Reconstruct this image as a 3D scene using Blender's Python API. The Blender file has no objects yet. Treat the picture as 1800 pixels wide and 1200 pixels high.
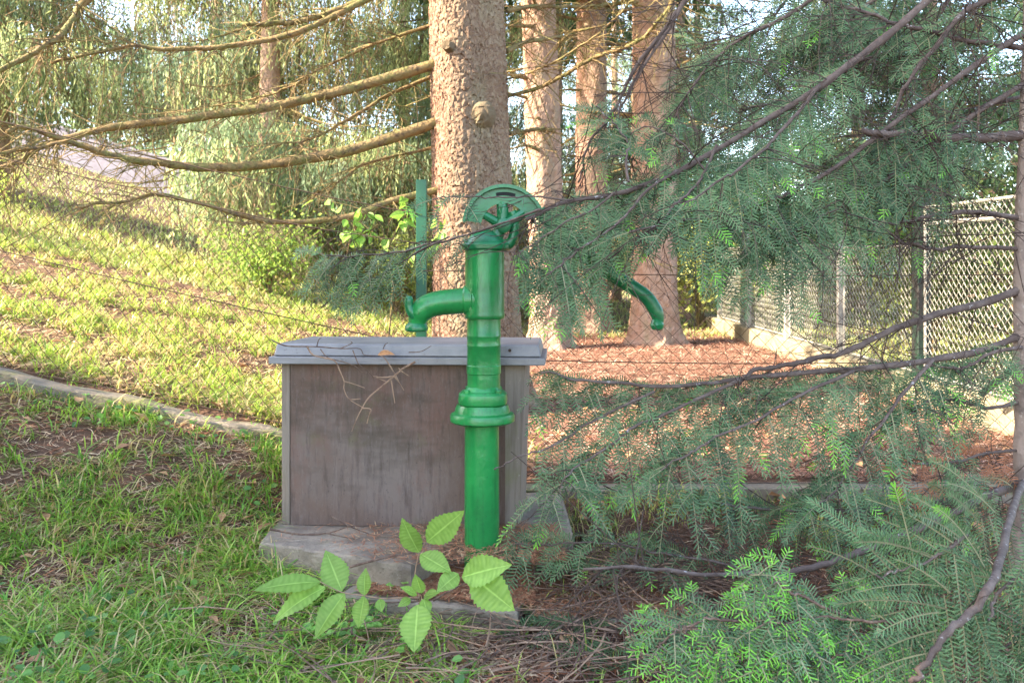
import bpy, math, random
import numpy as np
R = math.radians
rng = np.random.default_rng(7)
random.seed(7)
sc = bpy.context.scene
col = sc.collection

# ------------------------------------------------------------------ camera, sky, sun, exposure
FPX, HZ, CAMZ = 1400.0, 500.0, 1.1
cd = bpy.data.cameras.new('camera'); cam = bpy.data.objects.new('camera', cd); col.objects.link(cam)
cam.location = (0, 0, CAMZ); cam.rotation_euler = (R(90), 0, 0)
cd.sensor_width = 36; cd.lens = 36 * FPX / 1800; cd.shift_y = -100 / 1800
cd.clip_start = .05; cd.clip_end = 1500
cd.dof.use_dof = True; cd.dof.focus_distance = 3.0; cd.dof.aperture_fstop = 6.3
sc.camera = cam
SUN_EL, SUN_AZ = 33, 254            # azimuth clockwise from +Y
w = bpy.data.worlds.new('World'); sc.world = w; w.use_nodes = True
nt = w.node_tree; bg = nt.nodes['Background']
sky = nt.nodes.new('ShaderNodeTexSky'); sky.sky_type = 'NISHITA'; sky.sun_disc = False
sky.sun_elevation = R(SUN_EL); sky.sun_rotation = R(SUN_AZ); sky.air_density = 1.0; sky.dust_density = 1.5
nt.links.new(sky.outputs[0], bg.inputs[0]); bg.inputs[1].default_value = .15
sd = bpy.data.lights.new('sun', 'SUN'); sun = bpy.data.objects.new('sun', sd); col.objects.link(sun)
sd.energy = 2.9; sd.angle = R(.53); sd.color = (1, .90, .75)
sdir = np.array([math.sin(R(SUN_AZ)) * math.cos(R(SUN_EL)), math.cos(R(SUN_AZ)) * math.cos(R(SUN_EL)), math.sin(R(SUN_EL))])
from mathutils import Vector
sun.rotation_euler = Vector(sdir).to_track_quat('Z', 'Y').to_euler(); sun.location = sdir * 20
vs = sc.view_settings; vs.view_transform = 'Standard'; vs.look = 'None'; vs.exposure = 3.18; vs.gamma = 1
vs.use_curve_mapping = False
vs.use_white_balance = True; vs.white_balance_temperature = 7250; vs.white_balance_tint = 10
sc.cycles.max_bounces = 6; sc.cycles.diffuse_bounces = 3; sc.cycles.transparent_max_bounces = 4; sc.cycles.use_denoising = True
sc.cycles.sample_clamp_indirect = 8

# ------------------------------------------------------------------ helpers
def P(px, py, d):
    return np.array([(px - 900) / FPX * d, d, CAMZ - (py - HZ) / FPX * d])
def PP(lst, d0, d1=None):
    d1 = d0 if d1 is None else d1
    n = len(lst)
    return np.array([P(a, b, d0 + (d1 - d0) * i / max(1, n - 1)) for i, (a, b) in enumerate(lst)])
def sm(t):
    t = np.clip(t, 0, 1); return t * t * (3 - 2 * t)
_pg = rng.random((64, 64))
def vnoise(x, y):
    xi = np.floor(x).astype(int); yi = np.floor(y).astype(int); fx = sm(x - xi); fy = sm(y - yi)
    a = _pg[xi % 64, yi % 64]; b = _pg[(xi + 1) % 64, yi % 64]; c = _pg[xi % 64, (yi + 1) % 64]; d = _pg[(xi + 1) % 64, (yi + 1) % 64]
    return (a * (1 - fx) + b * fx) * (1 - fy) + (c * (1 - fx) + d * fx) * fy
def fbm(x, y, o=3):
    s = 0; a = .5
    for i in range(o):
        s = s + a * vnoise(x * 2 ** i + 7.3 * i, y * 2 ** i + 3.1 * i); a *= .5
    return s / (1 - .5 ** o)
def slopeL(x):
    return np.clip(np.log1p(np.exp((-x + .02) * 6)) / 6, 0, 16)
def ground(x, y):
    x = np.asarray(x, float); y = np.asarray(y, float)
    L = slopeL(x)
    back = .085 + .225 * L + .03 * np.clip(y - 4, 0, 30) + .005 * L * np.clip(y - 8, 0, 16)
    front = -.08 + .225 * L * (.1 + .9 * sm((y - 2.5) / 1.4)) + .1 * sm((y - 3.25) / .65)
    t = sm((y - 4.0) / .1)
    z = front * (1 - t) + back * t
    near = np.clip(1 - (np.abs(y - 4) / 14), 0, 1)
    z = z + (fbm(x * 2.1, y * 2.1) - .5) * .06 * near + (vnoise(x * 9, y * 9) - .5) * .018 * near
    mound = np.exp(-(((x - .28) / .38) ** 2 + ((y - 2.98) / .26) ** 2)) * .07
    return z + mound
def g1(x, y): return float(ground(np.array([x]), np.array([y]))[0])
def Pg(px, py, h=.01):
    lo, hi = 1.2, 30
    for d in np.linspace(1.4, 14, 500):
        p = P(px, py, d)
        if p[2] < g1(p[0], p[1]) + h: return p
    return P(px, py, 10)

class G:
    def __init__(s): s.v = []; s.f = []; s.c = []; s.n = 0; s.mi = []
    def add(s, v, f, c=(1, 1, 1), mi=0):
        v = np.asarray(v, float).reshape(-1, 3); 
        if not isinstance(f, list): f = [f]
        for ff in f:
            ff = np.asarray(ff, int)
            s.f.append(ff + s.n); s.mi.append(np.full(len(ff), mi))
        c = np.asarray(c, float)
        s.c.append(np.broadcast_to(c, (len(v), 3)) if c.ndim == 1 else c)
        s.v.append(v); s.n += len(v)
    def mesh(s, name, mats, smooth=False):
        me = bpy.data.meshes.new(name)
        v = np.concatenate(s.v).astype(np.float32); c = np.concatenate(s.c)
        lt = np.concatenate([np.full(len(f), f.shape[1]) for f in s.f]).astype(np.int32)
        li = np.concatenate([f.ravel() for f in s.f]).astype(np.int32)
        ls = np.concatenate([[0], np.cumsum(lt)[:-1]]).astype(np.int32)
        me.vertices.add(len(v)); me.vertices.foreach_set('co', v.ravel())
        me.loops.add(len(li)); me.loops.foreach_set('vertex_index', li)
        me.polygons.add(len(lt)); me.polygons.foreach_set('loop_start', ls); me.polygons.foreach_set('loop_total', lt)
        me.polygons.foreach_set('material_index', np.concatenate(s.mi).astype(np.int32))
        me.polygons.foreach_set('use_smooth', np.full(len(lt), bool(smooth)))
        at = me.color_attributes.new('tint', 'FLOAT_COLOR', 'POINT')
        at.data.foreach_set('color', np.concatenate([c, np.ones((len(c), 1))], 1).astype(np.float32).ravel())
        for m in (mats if isinstance(mats, (list, tuple)) else [mats]): me.materials.append(m)
        me.update(calc_edges=True); me.validate()
        if smooth == 2: me.set_sharp_from_angle(angle=R(32))
        return me
def obj(name, g, mats, parent=None, smooth=False, kind=None):
    me = g.mesh(name, mats, smooth) if isinstance(g, G) else g
    o = bpy.data.objects.new(name, me); col.objects.link(o)
    if parent is not None: o.parent = parent; o.matrix_parent_inverse = pinv(parent)
    if kind: o['kind'] = kind
    return o
def pinv(p):
    # meshes are modelled in world coordinates; only the Empties at the things' bases carry a location
    from mathutils import Matrix
    return Matrix.Translation(-p.location) if p.parent is None and p.type == 'EMPTY' else Matrix.Identity(4)
def tag(o, label, cat, group=None):
    o['label'] = label; o['category'] = cat
    if group: o['group'] = group
    return o
def thing(name, label, cat, loc, group=None):
    o = bpy.data.objects.new(name, None); col.objects.link(o); o.location = tuple(float(a) for a in loc)
    o.empty_display_size = .1
    return tag(o, label, cat, group)

def norm(v): return v / (np.linalg.norm(v, axis=-1, keepdims=True) + 1e-12)
def resample(pts, n):
    pts = np.asarray(pts, float)
    if len(pts) == 2: return pts[0] + (pts[1] - pts[0]) * np.linspace(0, 1, n)[:, None]
    q = np.vstack([2 * pts[0] - pts[1], pts, 2 * pts[-1] - pts[-2]])
    m = len(pts) - 1; out = []
    for u in np.linspace(0, m - 1e-6, n):
        i = int(u); t = u - i; a, b, c, d = q[i:i + 4]
        out.append(.5 * (2 * b + (c - a) * t + (2 * a - 5 * b + 4 * c - d) * t * t + (3 * b - a - 3 * c + d) * t ** 3))
    return np.array(out)
def tube(g, pts, r, sides=6, c=(1, 1, 1), mi=0, cap=True, knob=0, sq=None):
    pts = np.asarray(pts, float); n = len(pts)
    r = np.broadcast_to(np.asarray(r, float), (n,)) if np.ndim(r) == 0 or len(np.atleast_1d(r)) == n else np.interp(np.linspace(0, 1, n), np.linspace(0, 1, len(r)), r)
    if knob: r = r * (1 + knob * rng.uniform(-1, 1, n))
    T = norm(np.gradient(pts, axis=0)); N = np.zeros_like(T)
    a = np.array([0, 0, 1.]) if abs(T[0, 2]) < .9 else np.array([1., 0, 0])
    N[0] = norm(np.cross(T[0], a))
    for i in range(1, n):
        v = N[i - 1] - T[i] * (N[i - 1] @ T[i]); N[i] = norm(v)
    B = np.cross(T, N)
    th = np.linspace(0, 2 * np.pi, sides, endpoint=False)
    ca, sa = np.cos(th), np.sin(th)
    if sq is not None: ca = ca * sq
    v = pts[:, None] + r[:, None, None] * (ca[None, :, None] * N[:, None] + sa[None, :, None] * B[:, None])
    i = np.arange(n - 1)[:, None] * sides; j = np.arange(sides)[None]; j2 = (j + 1) % sides
    f = np.stack([i + j, i + j2, i + sides + j2, i + sides + j], -1).reshape(-1, 4)
    fs = [f]; vv = v.reshape(-1, 3)
    if cap:
        k = len(vv); vv = np.vstack([vv, pts[0], pts[-1]])
        jj = np.arange(sides); fs.append(np.stack([np.full(sides, k), (jj + 1) % sides, jj], 1))
        fs.append(np.stack([np.full(sides, k + 1), jj + (n - 1) * sides, (jj + 1) % sides + (n - 1) * sides], 1))
    g.add(vv, fs, c, mi)
def lathe(g, prof, cx, cy, sides=40, lobes=None, c=(1, 1, 1)):
    # prof: list of (r, z); lobes: function theta->multiplier
    th = np.linspace(0, 2 * np.pi, sides, endpoint=False)
    prof = np.array(prof, float); n = len(prof)
    m = np.ones(sides) if lobes is None else lobes(th)
    v = np.zeros((n, sides, 3))
    v[:, :, 0] = cx + prof[:, 0:1] * np.cos(th) * m; v[:, :, 1] = cy + prof[:, 0:1] * np.sin(th) * m; v[:, :, 2] = prof[:, 1:2]
    i = np.arange(n - 1)[:, None] * sides; j = np.arange(sides)[None]; j2 = (j + 1) % sides
    g.add(v.reshape(-1, 3), np.stack([i + j, i + j2, i + sides + j2, i + sides + j], -1).reshape(-1, 4), c)
def box(g, c0, sx, sy, sz, rz=0, bev=.004, c=(1, 1, 1), taper=0):
    # bevelled box: centre bottom c0
    hx, hy = sx / 2, sy / 2; b = min(bev, hx * .4, hy * .4, sz * .4)
    rings = [(hx - b, hy - b, 0), (hx, hy, b), (hx - taper, hy - taper, sz - b), (hx - b - taper, hy - b - taper, sz)]
    v = []
    for (x, y, z) in rings:
        k = b if (z == b or z == sz - b) else b * .6
        for (a, bb) in ((x, y - k), (x - k, y), (-x + k, y), (-x, y - k), (-x, -y + k), (-x + k, -y), (x - k, -y), (x, -y + k)):
            v.append((a, bb, z))
    v = np.array(v); ca, sa = math.cos(rz), math.sin(rz)
    w_ = np.stack([v[:, 0] * ca - v[:, 1] * sa, v[:, 0] * sa + v[:, 1] * ca, v[:, 2]], 1) + np.asarray(c0)
    i = np.arange(3)[:, None] * 8; j = np.arange(8)[None]; j2 = (j + 1) % 8
    f = np.stack([i + j, i + j2, i + 8 + j2, i + 8 + j], -1).reshape(-1, 4)
    g.add(w_, [f, np.array([list(range(7, -1, -1))]), np.array([list(range(24, 32))])], c)

# ------------------------------------------------------------------ materials
def mat(name, base=(.5, .5, .5), rough=.6, metal=0, tint=False, trans=0, noise=None, bump=None, spec=.5, extra=None):
    m = bpy.data.materials.new(name); m.use_nodes = True; n = m.node_tree.nodes; l = m.node_tree.links
    p = n['Principled BSDF']; p.inputs['Roughness'].default_value = rough; p.inputs['Metallic'].default_value = metal
    p.inputs['Specular IOR Level'].default_value = spec
    tc = n.new('ShaderNodeTexCoord'); src = None
    if tint:
        a = n.new('ShaderNodeAttribute'); a.attribute_name = 'tint'; src = a.outputs['Color']
    else:
        rgb = n.new('ShaderNodeRGB'); rgb.outputs[0].default_value = (*base, 1); src = rgb.outputs[0]
    for lay in (noise or []):
        # (scale xyz, colour, lo, hi, strength, detail)
        scl, colr, lo, hi, st, det = lay
        mp = n.new('ShaderNodeMapping'); mp.inputs['Scale'].default_value = scl; l.new(tc.outputs['Object'], mp.inputs[0])
        nz = n.new('ShaderNodeTexNoise'); nz.inputs['Scale'].default_value = 1; nz.inputs['Detail'].default_value = det
        nz.inputs['Roughness'].default_value = .65
        l.new(mp.outputs[0], nz.inputs['Vector'])
        rm = n.new('ShaderNodeMapRange'); rm.inputs[1].default_value = lo; rm.inputs[2].default_value = hi
        rm.inputs[3].default_value = 0; rm.inputs[4].default_value = st
        l.new(nz.outputs[0], rm.inputs[0])
        mx = n.new('ShaderNodeMix'); mx.data_type = 'RGBA'
        l.new(rm.outputs[0], mx.inputs[0]); l.new(src, mx.inputs[6]); mx.inputs[7].default_value = (*colr, 1)
        src = mx.outputs[2]
    l.new(src, p.inputs['Base Color'])
    if bump:
        last = None
        for (scl, st, dist) in bump:
            mp = n.new('ShaderNodeMapping'); mp.inputs['Scale'].default_value = scl; l.new(tc.outputs['Object'], mp.inputs[0])
            nz = n.new('ShaderNodeTexNoise'); nz.inputs['Scale'].default_value = 1; nz.inputs['Detail'].default_value = 5
            l.new(mp.outputs[0], nz.inputs['Vector'])
            b = n.new('ShaderNodeBump'); b.inputs['Strength'].default_value = st; b.inputs['Distance'].default_value = dist
            l.new(nz.outputs[0], b.inputs['Height'])
            if last: l.new(last, b.inputs['Normal'])
            last = b.outputs[0]
        l.new(last, p.inputs['Normal'])
    if trans:
        t = n.new('ShaderNodeBsdfTranslucent'); l.new(src, t.inputs[0])
        ms = n.new('ShaderNodeMixShader'); ms.inputs[0].default_value = trans
        l.new(p.outputs[0], ms.inputs[1]); l.new(t.outputs[0], ms.inputs[2])
        l.new(ms.outputs[0], n['Material Output'].inputs[0])
    return m
M = {}
M['grass'] = mat('grass_blades', rough=.42, tint=True, trans=.36, spec=.4)
M['needle'] = mat('fir_needles', rough=.45, tint=True, trans=.12, spec=.25)
M['farleaf'] = mat('far_foliage', rough=.6, tint=True, trans=.45, spec=.25)
M['leaf'] = mat('broad_leaf', rough=.5, tint=True, trans=.45, spec=.4, noise=[((60, 60, 60), (.15, .30, .04), .5, .75, .4, 3)])
M['straw'] = mat('dry_litter', rough=.7, tint=True, trans=.15, spec=.3)
M['soil'] = mat('soil', (.10, .056, .038), .95, noise=[((3, 3, 3), (.17, .095, .062), .4, .65, .9, 6), ((38, 38, 38), (.05, .03, .022), .52, .7, .8, 6), ((70, 70, 70), (.36, .2, .13), .58, .75, .6, 4)],
                bump=[((40, 40, 40), .8, .02), ((140, 140, 140), .6, .006)], spec=.2)
M['bark'] = mat('spruce_bark', tint=True, rough=.85, noise=[((5, 5, 2), (.2, .19, .12), .5, .68, .45, 4), ((45, 45, 30), (.13, .075, .055), .55, .75, .5, 5)],
                bump=[((60, 60, 35), .7, .008), ((200, 200, 140), .5, .003)], spec=.25)
M['farbark'] = mat('far_spruce_bark', (.40, .25, .19), .85, noise=[((4, 4, 1.5), (.27, .19, .15), .42, .62, .8, 4), ((18, 18, 9), (.12, .075, .06), .6, .72, .8, 5), ((26, 26, 16), (.50, .36, .3), .58, .7, .6, 5)],
                bump=[((26, 26, 14), .9, .03), ((80, 80, 50), .5, .01)], spec=.2)
M['mossbark'] = mat('mossy_branch_bark', (.20, .135, .062), .85, noise=[((7, 7, 7), (.13, .13, .045), .45, .6, .85, 4), ((22, 22, 22), (.09, .06, .04), .5, .64, .85, 4), ((60, 60, 60), (.3, .23, .13), .6, .72, .6, 4)],
                bump=[((40, 40, 40), 1, .012), ((120, 120, 120), .8, .005)], spec=.2)
M['greybark'] = mat('grey_fir_bark', (.085, .060, .052), .8, noise=[((14, 14, 14), (.14, .105, .092), .45, .62, .8, 4), ((46, 46, 46), (.38, .36, .36), .64, .7, .7, 3), ((60, 60, 60), (.05, .035, .03), .58, .72, .7, 4)],
                bump=[((80, 80, 80), .7, .005)], spec=.25)
M['firtrunk'] = mat('fir_trunk_bark', (.27, .21, .18), .85, noise=[((9, 9, 9), (.13, .1, .09), .45, .62, .85, 4), ((30, 30, 30), (.42, .38, .34), .6, .68, .7, 3)], bump=[((50, 50, 40), .8, .01)], spec=.2)
M['darktwig'] = mat('dark_bare_twig', (.045, .03, .026), .85, noise=[((30, 30, 30), (.10, .07, .055), .45, .65, .8, 3)], spec=.2)
M['deadtwig'] = mat('dry_twig_bark', (.10, .06, .047), .85, noise=[((30, 30, 30), (.22, .15, .115), .45, .62, .8, 3)], spec=.2)
M['paletwig'] = mat('pale_dry_twig', (.3, .19, .13), .8, noise=[((30, 30, 30), (.15, .09, .065), .5, .65, .8, 3)], spec=.2)
M['paint'] = mat('green_paint', (.006, .225, .054), .3, noise=[((5, 5, 5), (.004, .13, .034), .42, .62, .85, 5), ((22, 22, 6), (.012, .22, .065), .55, .72, .5, 5), ((70, 70, 5), (.004, .10, .03), .54, .74, .6, 5), ((110, 110, 70), (.006, .05, .02), .64, .74, .7, 4), ((55, 55, 30), (.13, .22, .13), .66, .74, .6, 4), ((80, 80, 80), (.05, .028, .016), .66, .72, .8, 4)],
                bump=[((18, 18, 18), .3, .012), ((120, 120, 120), .2, .004)], spec=.5)
M['paint2'] = mat('green_paint_cast_iron', (.004, .155, .052), .3, noise=[((9, 9, 9), (.004, .10, .04), .42, .62, .8, 5), ((70, 70, 70), (.006, .04, .02), .62, .72, .7, 4)],
                bump=[((40, 40, 40), .3, .006)], spec=.5)
M['darkslot'] = mat('dark_recess', (.01, .012, .012), .9)  # near black that stands for the shade inside the lever head opening
M['postgreen'] = mat('post_green_paint', (.002, .085, .036), .45, noise=[((20, 20, 6), (.004, .075, .04), .42, .62, .8, 5), ((80, 80, 80), (.03, .05, .03), .64, .74, .7, 3)], bump=[((60, 60, 60), .2, .004)])
M['boxwood'] = mat('weathered_box_board', (.145, .097, .078), .85, noise=[((2.2, 2.2, 1.6), (.185, .145, .13), .42, .62, .85, 6), ((5, 5, 3), (.17, .095, .075), .5, .66, .75, 6), ((46, 46, 7), (.06, .042, .038), .5, .7, .6, 8), ((1.6, 1.6, 5), (.06, .048, .035), .52, .68, .6, 4), ((80, 80, 9), (.22, .175, .165), .56, .74, .4, 6), ((110, 110, 60), (.19, .155, .14), .56, .7, .4, 4), ((4, 4, 5), (.13, .12, .06), .6, .72, .6, 5), ((90, 90, 70), (.06, .045, .04), .62, .72, .6, 4)],
                bump=[((90, 90, 7), .5, .005), ((30, 30, 30), .25, .006)], spec=.25)
M['palewood'] = mat('pale_edge_board', (.24, .19, .155), .85, noise=[((50, 50, 3), (.15, .115, .09), .45, .65, .8, 6), ((6, 6, 3), (.17, .16, .08), .55, .7, .7, 5), ((60, 60, 40), (.4, .36, .3), .68, .74, .6, 3)], bump=[((90, 90, 7), .5, .004)], spec=.25)
M['zinc'] = mat('zinc_sheet', (.235, .23, .24), .5, .35, noise=[((6, 6, 6), (.16, .16, .18), .42, .62, .85, 6), ((3, 3, 30), (.30, .29, .31), .52, .7, .6, 5), ((55, 55, 55), (.10, .09, .09), .62, .74, .6, 4)], bump=[((24, 24, 24), .15, .01)], spec=.4)
M['concrete'] = mat('mossy_concrete', (.28, .23, .18), .9, noise=[((6, 6, 6), (.145, .115, .095), .42, .62, .85, 6), ((4, 4, 9), (.14, .15, .065), .55, .68, .7, 5), ((60, 60, 60), (.08, .06, .05), .6, .72, .7, 4), ((28, 28, 28), (.42, .37, .32), .64, .74, .6, 4)],
                bump=[((40, 40, 40), .6, .012), ((160, 160, 160), .4, .003)], spec=.2)
M['kerb'] = mat('kerb_concrete', (.19, .16, .13), .9, noise=[((3, 3, 9), (.13, .14, .055), .5, .66, .8, 5), ((30, 30, 30), (.15, .12, .095), .5, .66, .7, 5), ((50, 50, 50), (.08, .06, .05), .62, .72, .7, 4)], bump=[((50, 50, 50), .7, .01)], spec=.2)
M['yellowconc'] = mat('pale_concrete_footing', (.27, .225, .15), .9, noise=[((4, 4, 4), (.19, .16, .105), .45, .62, .8, 5), ((20, 20, 20), (.2, .19, .09), .58, .7, .6, 5)], bump=[((30, 30, 30), .6, .015)], spec=.2)
M['wire'] = mat('rusty_wire', (.055, .036, .028), .8, 0, noise=[((40, 40, 40), (.12, .065, .04), .5, .65, .7, 3)], spec=.2)
M['palewire'] = mat('pale_mesh_metal', (.25, .24, .205), .7, 0, noise=[((6, 6, 6), (.18, .18, .13), .45, .6, .6, 3)])
M['greypost'] = mat('pale_steel_post', (.23, .215, .195), .6, 0, noise=[((10, 10, 5), (.45, .42, .33), .48, .62, .8, 4)])
M['darkpost'] = mat('dark_green_post', (.006, .022, .014), .6, noise=[((12, 12, 5), (.02, .014, .016), .45, .6, .8, 4)])
M['wall'] = mat('grey_render', (.21, .19, .225), .9, noise=[((1, 1, 1), (.17, .155, .185), .4, .6, .8, 5), ((9, 9, 9), (.13, .12, .13), .6, .7, .5, 4)], bump=[((12, 12, 12), .4, .02)])
M['deadleaf'] = mat('dead_leaf', (.5, .24, .1), .6, trans=.2, noise=[((70, 70, 70), (.32, .13, .06), .5, .65, .8, 3)])
M['stump'] = mat('cut_branch_wood', (.15, .115, .06), .85, noise=[((20, 20, 20), (.09, .065, .04), .45, .6, .8, 4)], bump=[((60, 60, 60), .6, .006)])

# ------------------------------------------------------------------ ground sheet
def axis_(spans):
    out = []
    for a, b, n in spans: out.append(np.linspace(a, b, n, endpoint=False))
    return np.concatenate(out + [[spans[-1][1]]])
xs = axis_([(-400, -40, 12), (-40, -9, 30), (-9, -4, 40), (-4, 4, 200), (4, 9, 40), (9, 40, 25), (40, 400, 12)])
ys = axis_([(-60, -2, 20), (-2, 1.5, 20), (1.5, 5.5, 150), (5.5, 12, 90), (12, 30, 50), (30, 500, 24)])
X, Y = np.meshgrid(xs, ys); nx, ny = len(xs), len(ys)
g = G(); i = np.arange(ny - 1)[:, None] * nx; j = np.arange(nx - 1)[None]
g.add(np.stack([X.ravel(), Y.ravel(), ground(X.ravel(), Y.ravel())], 1), np.stack([i + j, i + j + 1, i + j + 1 + nx, i + j + nx], -1).reshape(-1, 4))
o = obj('ground', g, M['soil'], smooth=True, kind='structure')

# ------------------------------------------------------------------ far wall on the slope
t = thing('garden_wall', 'low grey rendered wall far off on the sunlit slope beyond the fence', 'wall', (-10, 23, g1(-10, 23)))
g = G(); cgp = G()
for k in range(14):
    a, b = -17 + k, -16 + k; ya, yb = 23.5, 23.5
    za, zb = g1(a, 23.5), g1(b, 23.5)
    for (gg, lo, hi, y0, y1) in ((g, -.3, 1.0, 23.4, 23.65), (cgp, 1.002, 1.07, 23.35, 23.7)):
        v = [(a, y0, za + lo), (b, y0, zb + lo), (b, y1, zb + lo), (a, y1, za + lo), (a, y0, za + hi), (b, y0, zb + hi), (b, y1, zb + hi), (a, y1, za + hi)]
        gg.add(v, np.array([(0, 1, 5, 4), (2, 3, 7, 6), (4, 5, 6, 7)] + ([(1, 2, 6, 5)] if k == 13 else []) + ([(3, 0, 4, 7)] if k == 0 else []) + ([(3, 2, 1, 0)] if gg is cgp else [])))
obj('render_face', g, M['wall'], t); obj('coping', cgp, M['wall'], t)

# ------------------------------------------------------------------ trunks
def trunk_mesh(bx, by, path, H, sides, rows_vis, zvis, plate=None, disp=.0, seed=0, pcols=None):
    # path(z)->(cx, cy, r)  z above base
    zs = np.concatenate([np.linspace(-.2, zvis, rows_vis), np.linspace(zvis, H, 12)[1:]])
    th = np.linspace(0, 2 * np.pi, sides, endpoint=False)
    TH, Z = np.meshgrid(th, zs)
    cx, cy, r = path(Z)
    rr = r * (1 + .05 * np.sin(3 * TH + Z * .6 + seed) + .03 * np.sin(5 * TH - Z) + .14 * np.exp(-np.clip(Z, 0, 9) / .25) * np.sin(5 * TH + seed))
    colr = None
    if plate:
        cw, ch = plate
        r_m = float(np.mean(r[len(zs) // 3])); nu = int(round(2 * np.pi * r_m / cw)); u = TH / (2 * np.pi) * nu; vv = Z / ch
        per_ = lambda f, o: fbm(np.cos(TH) * f + o, Z * f * 1.3 + np.sin(TH) * f * 1.7 + o)
        vv = vv + 1.1 * (per_(7, 3) - .5) + .6 * (per_(19, 8) - .5); u = u + .9 * (per_(8, 17) - .5) + .6 * (per_(21, 29) - .5)
        ui = np.floor(u).astype(int); vi = np.floor(vv).astype(int)
        f1 = np.full(u.shape, 9.); f2 = np.full(u.shape, 9.); idc = np.zeros(u.shape)
        rx = rng.random((nu, 997)); ry = rng.random((nu, 997)); rid = rng.random((nu, 997))
        lx = np.zeros(u.shape); ly = np.zeros(u.shape)
        for du in (-1, 0, 1):
            for dv in (-1, 0, 1):
                a = (ui + du) % nu; b = (vi + dv) % 997
                ox = ui + du + rx[a, b] - u; oy = vi + dv + ry[a, b] - vv
                d = np.sqrt(ox ** 2 + oy ** 2 * 1.0)
                cl = d < f1
                f2 = np.where(cl, f1, np.minimum(f2, d)); f1 = np.where(cl, d, f1)
                idc = np.where(cl, rid[a, b], idc); lx = np.where(cl, ox, lx); ly = np.where(cl, oy, ly)
        edge = np.clip((f2 - f1) / .16 + 1.5 * (per_(15, 40) - .45), 0, 1)
        h = idc * 1.3 + .9 * (lx * np.cos(idc * 40) + ly * np.sin(idc * 40) - .3 * ly) + .35 * edge + .5 * (per_(11, 5) - .5)
        rr = rr + disp * (h - .8)
        base, grey, dark, alt = pcols or (np.array([.25, .128, .088]), np.array([.135, .11, .072]), np.array([.075, .038, .028]), np.array([.28, .175, .125]))
        w_ = ((idc * 7.3) % 1)[..., None]
        lich = sm((np.cos(TH - R(-45)) + .15) / .7)[..., None] * .6
        cc = base * (1 - w_) + alt * w_
        cc = cc * (1 - lich) + grey * (.75 + .5 * w_) * lich
        edge = .45 + .55 * edge
        colr = dark + (cc - dark) * (edge ** .8)[..., None]
    v = np.stack([cx + rr * np.cos(TH), cy + rr * np.sin(TH), Z], -1)
    n = len(zs)
    i = np.arange(n - 1)[:, None] * sides; j = np.arange(sides)[None]; j2 = (j + 1) % sides
    gg = G(); gg.add(v.reshape(-1, 3) + np.array([bx, by, 0]), np.stack([i + j, i + j2, i + sides + j2, i + sides + j], -1).reshape(-1, 4),
                     (1, 1, 1) if colr is None else colr.reshape(-1, 3))
    return gg
def wood(g, pts, r0, r1, n=24, sides=7, knob=.06, wob=.0, mi=0):
    q = resample(pts, n)
    if wob:
        q = q + np.cumsum(rng.normal(0, wob, q.shape), 0) * np.linspace(0, 1, n)[:, None]
    tube(g, q, np.linspace(r0, r1, n), sides, knob=knob, mi=mi)
    return q
def side_twigs(g, path, n, L, r=.003, ang=1.0, sides=3, down=.3, sub=1, t0=.1, plane=None):
    n_ = len(path); T = norm(np.gradient(path, axis=0))
    for k in range(n):
        i = int(rng.uniform(t0, .98) * (n_ - 1)); p = path[i]
        d = norm(T[i] * .6 + rng.normal(0, ang, 3) * np.array([.8, .8, .6]) + np.array([0, 0, -down]))
        l = L * rng.uniform(.35, 1)
        m = 6; s = np.linspace(0, 1, m)[:, None]; b = rng.normal(0, .22, 3) + np.array([0, 0, -down * .5])
        q = p + d * l * s + b * l * s ** 2
        tube(g, q, np.linspace(r, r * .4, m), sides, cap=False)
        if sub:
            side_twigs(g, q, rng.integers(1, 4), L * .5, r * .6, ang, 3, down, sub - 1, .25)

# strands of hanging or spreading foliage for far trees (quads), vectorised
def strands(g, base, length, k, ll, ww, c, spread=.5, down=1.0):
    n = len(base); length = np.asarray(length)
    s = (np.arange(k) + rng.random((n, k))) / k
    drift = rng.normal(0, .12, (n, 1, 3)) * length[:, None, None]; drift[..., 2] = 0
    p = base[:, None, :] + np.array([0, 0, -1.]) * (s * length[:, None])[..., None] * down + drift * s[..., None]
    p = p.reshape(-1, 3) + rng.normal(0, .006, (n * k, 3))
    d = rng.normal(0, spread, (n * k, 3)) + np.array([0, 0, -.75]); d = norm(d)
    wv = norm(np.cross(d, rng.normal(0, 1, (n * k, 3))))
    l = ll * rng.uniform(.6, 1.3, (n * k, 1)); ww_ = ww * rng.uniform(.6, 1.3, (n * k, 1))
    v = np.stack([p, p + d * l * .5 + wv * ww_, p + d * l, p + d * l * .5 - wv * ww_], 1).reshape(-1, 3)
    f = np.arange(n * k * 4).reshape(-1, 4)
    cc = np.repeat(np.repeat(c, k, 0) * rng.uniform(.75, 1.25, (n * k, 1)), 4, 0)
    g.add(v, f, np.clip(cc, 0, 1))
def pal(n, a, b, pw=1.0, third=None, p3=.1):
    t = rng.random((n, 1)) ** pw
    c = np.asarray(a) * (1 - t) + np.asarray(b) * t
    if third is not None:
        m = rng.random(n) < p3; c[m] = np.asarray(third) * rng.uniform(.7, 1.2, (m.sum(), 1))
    return c
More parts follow.
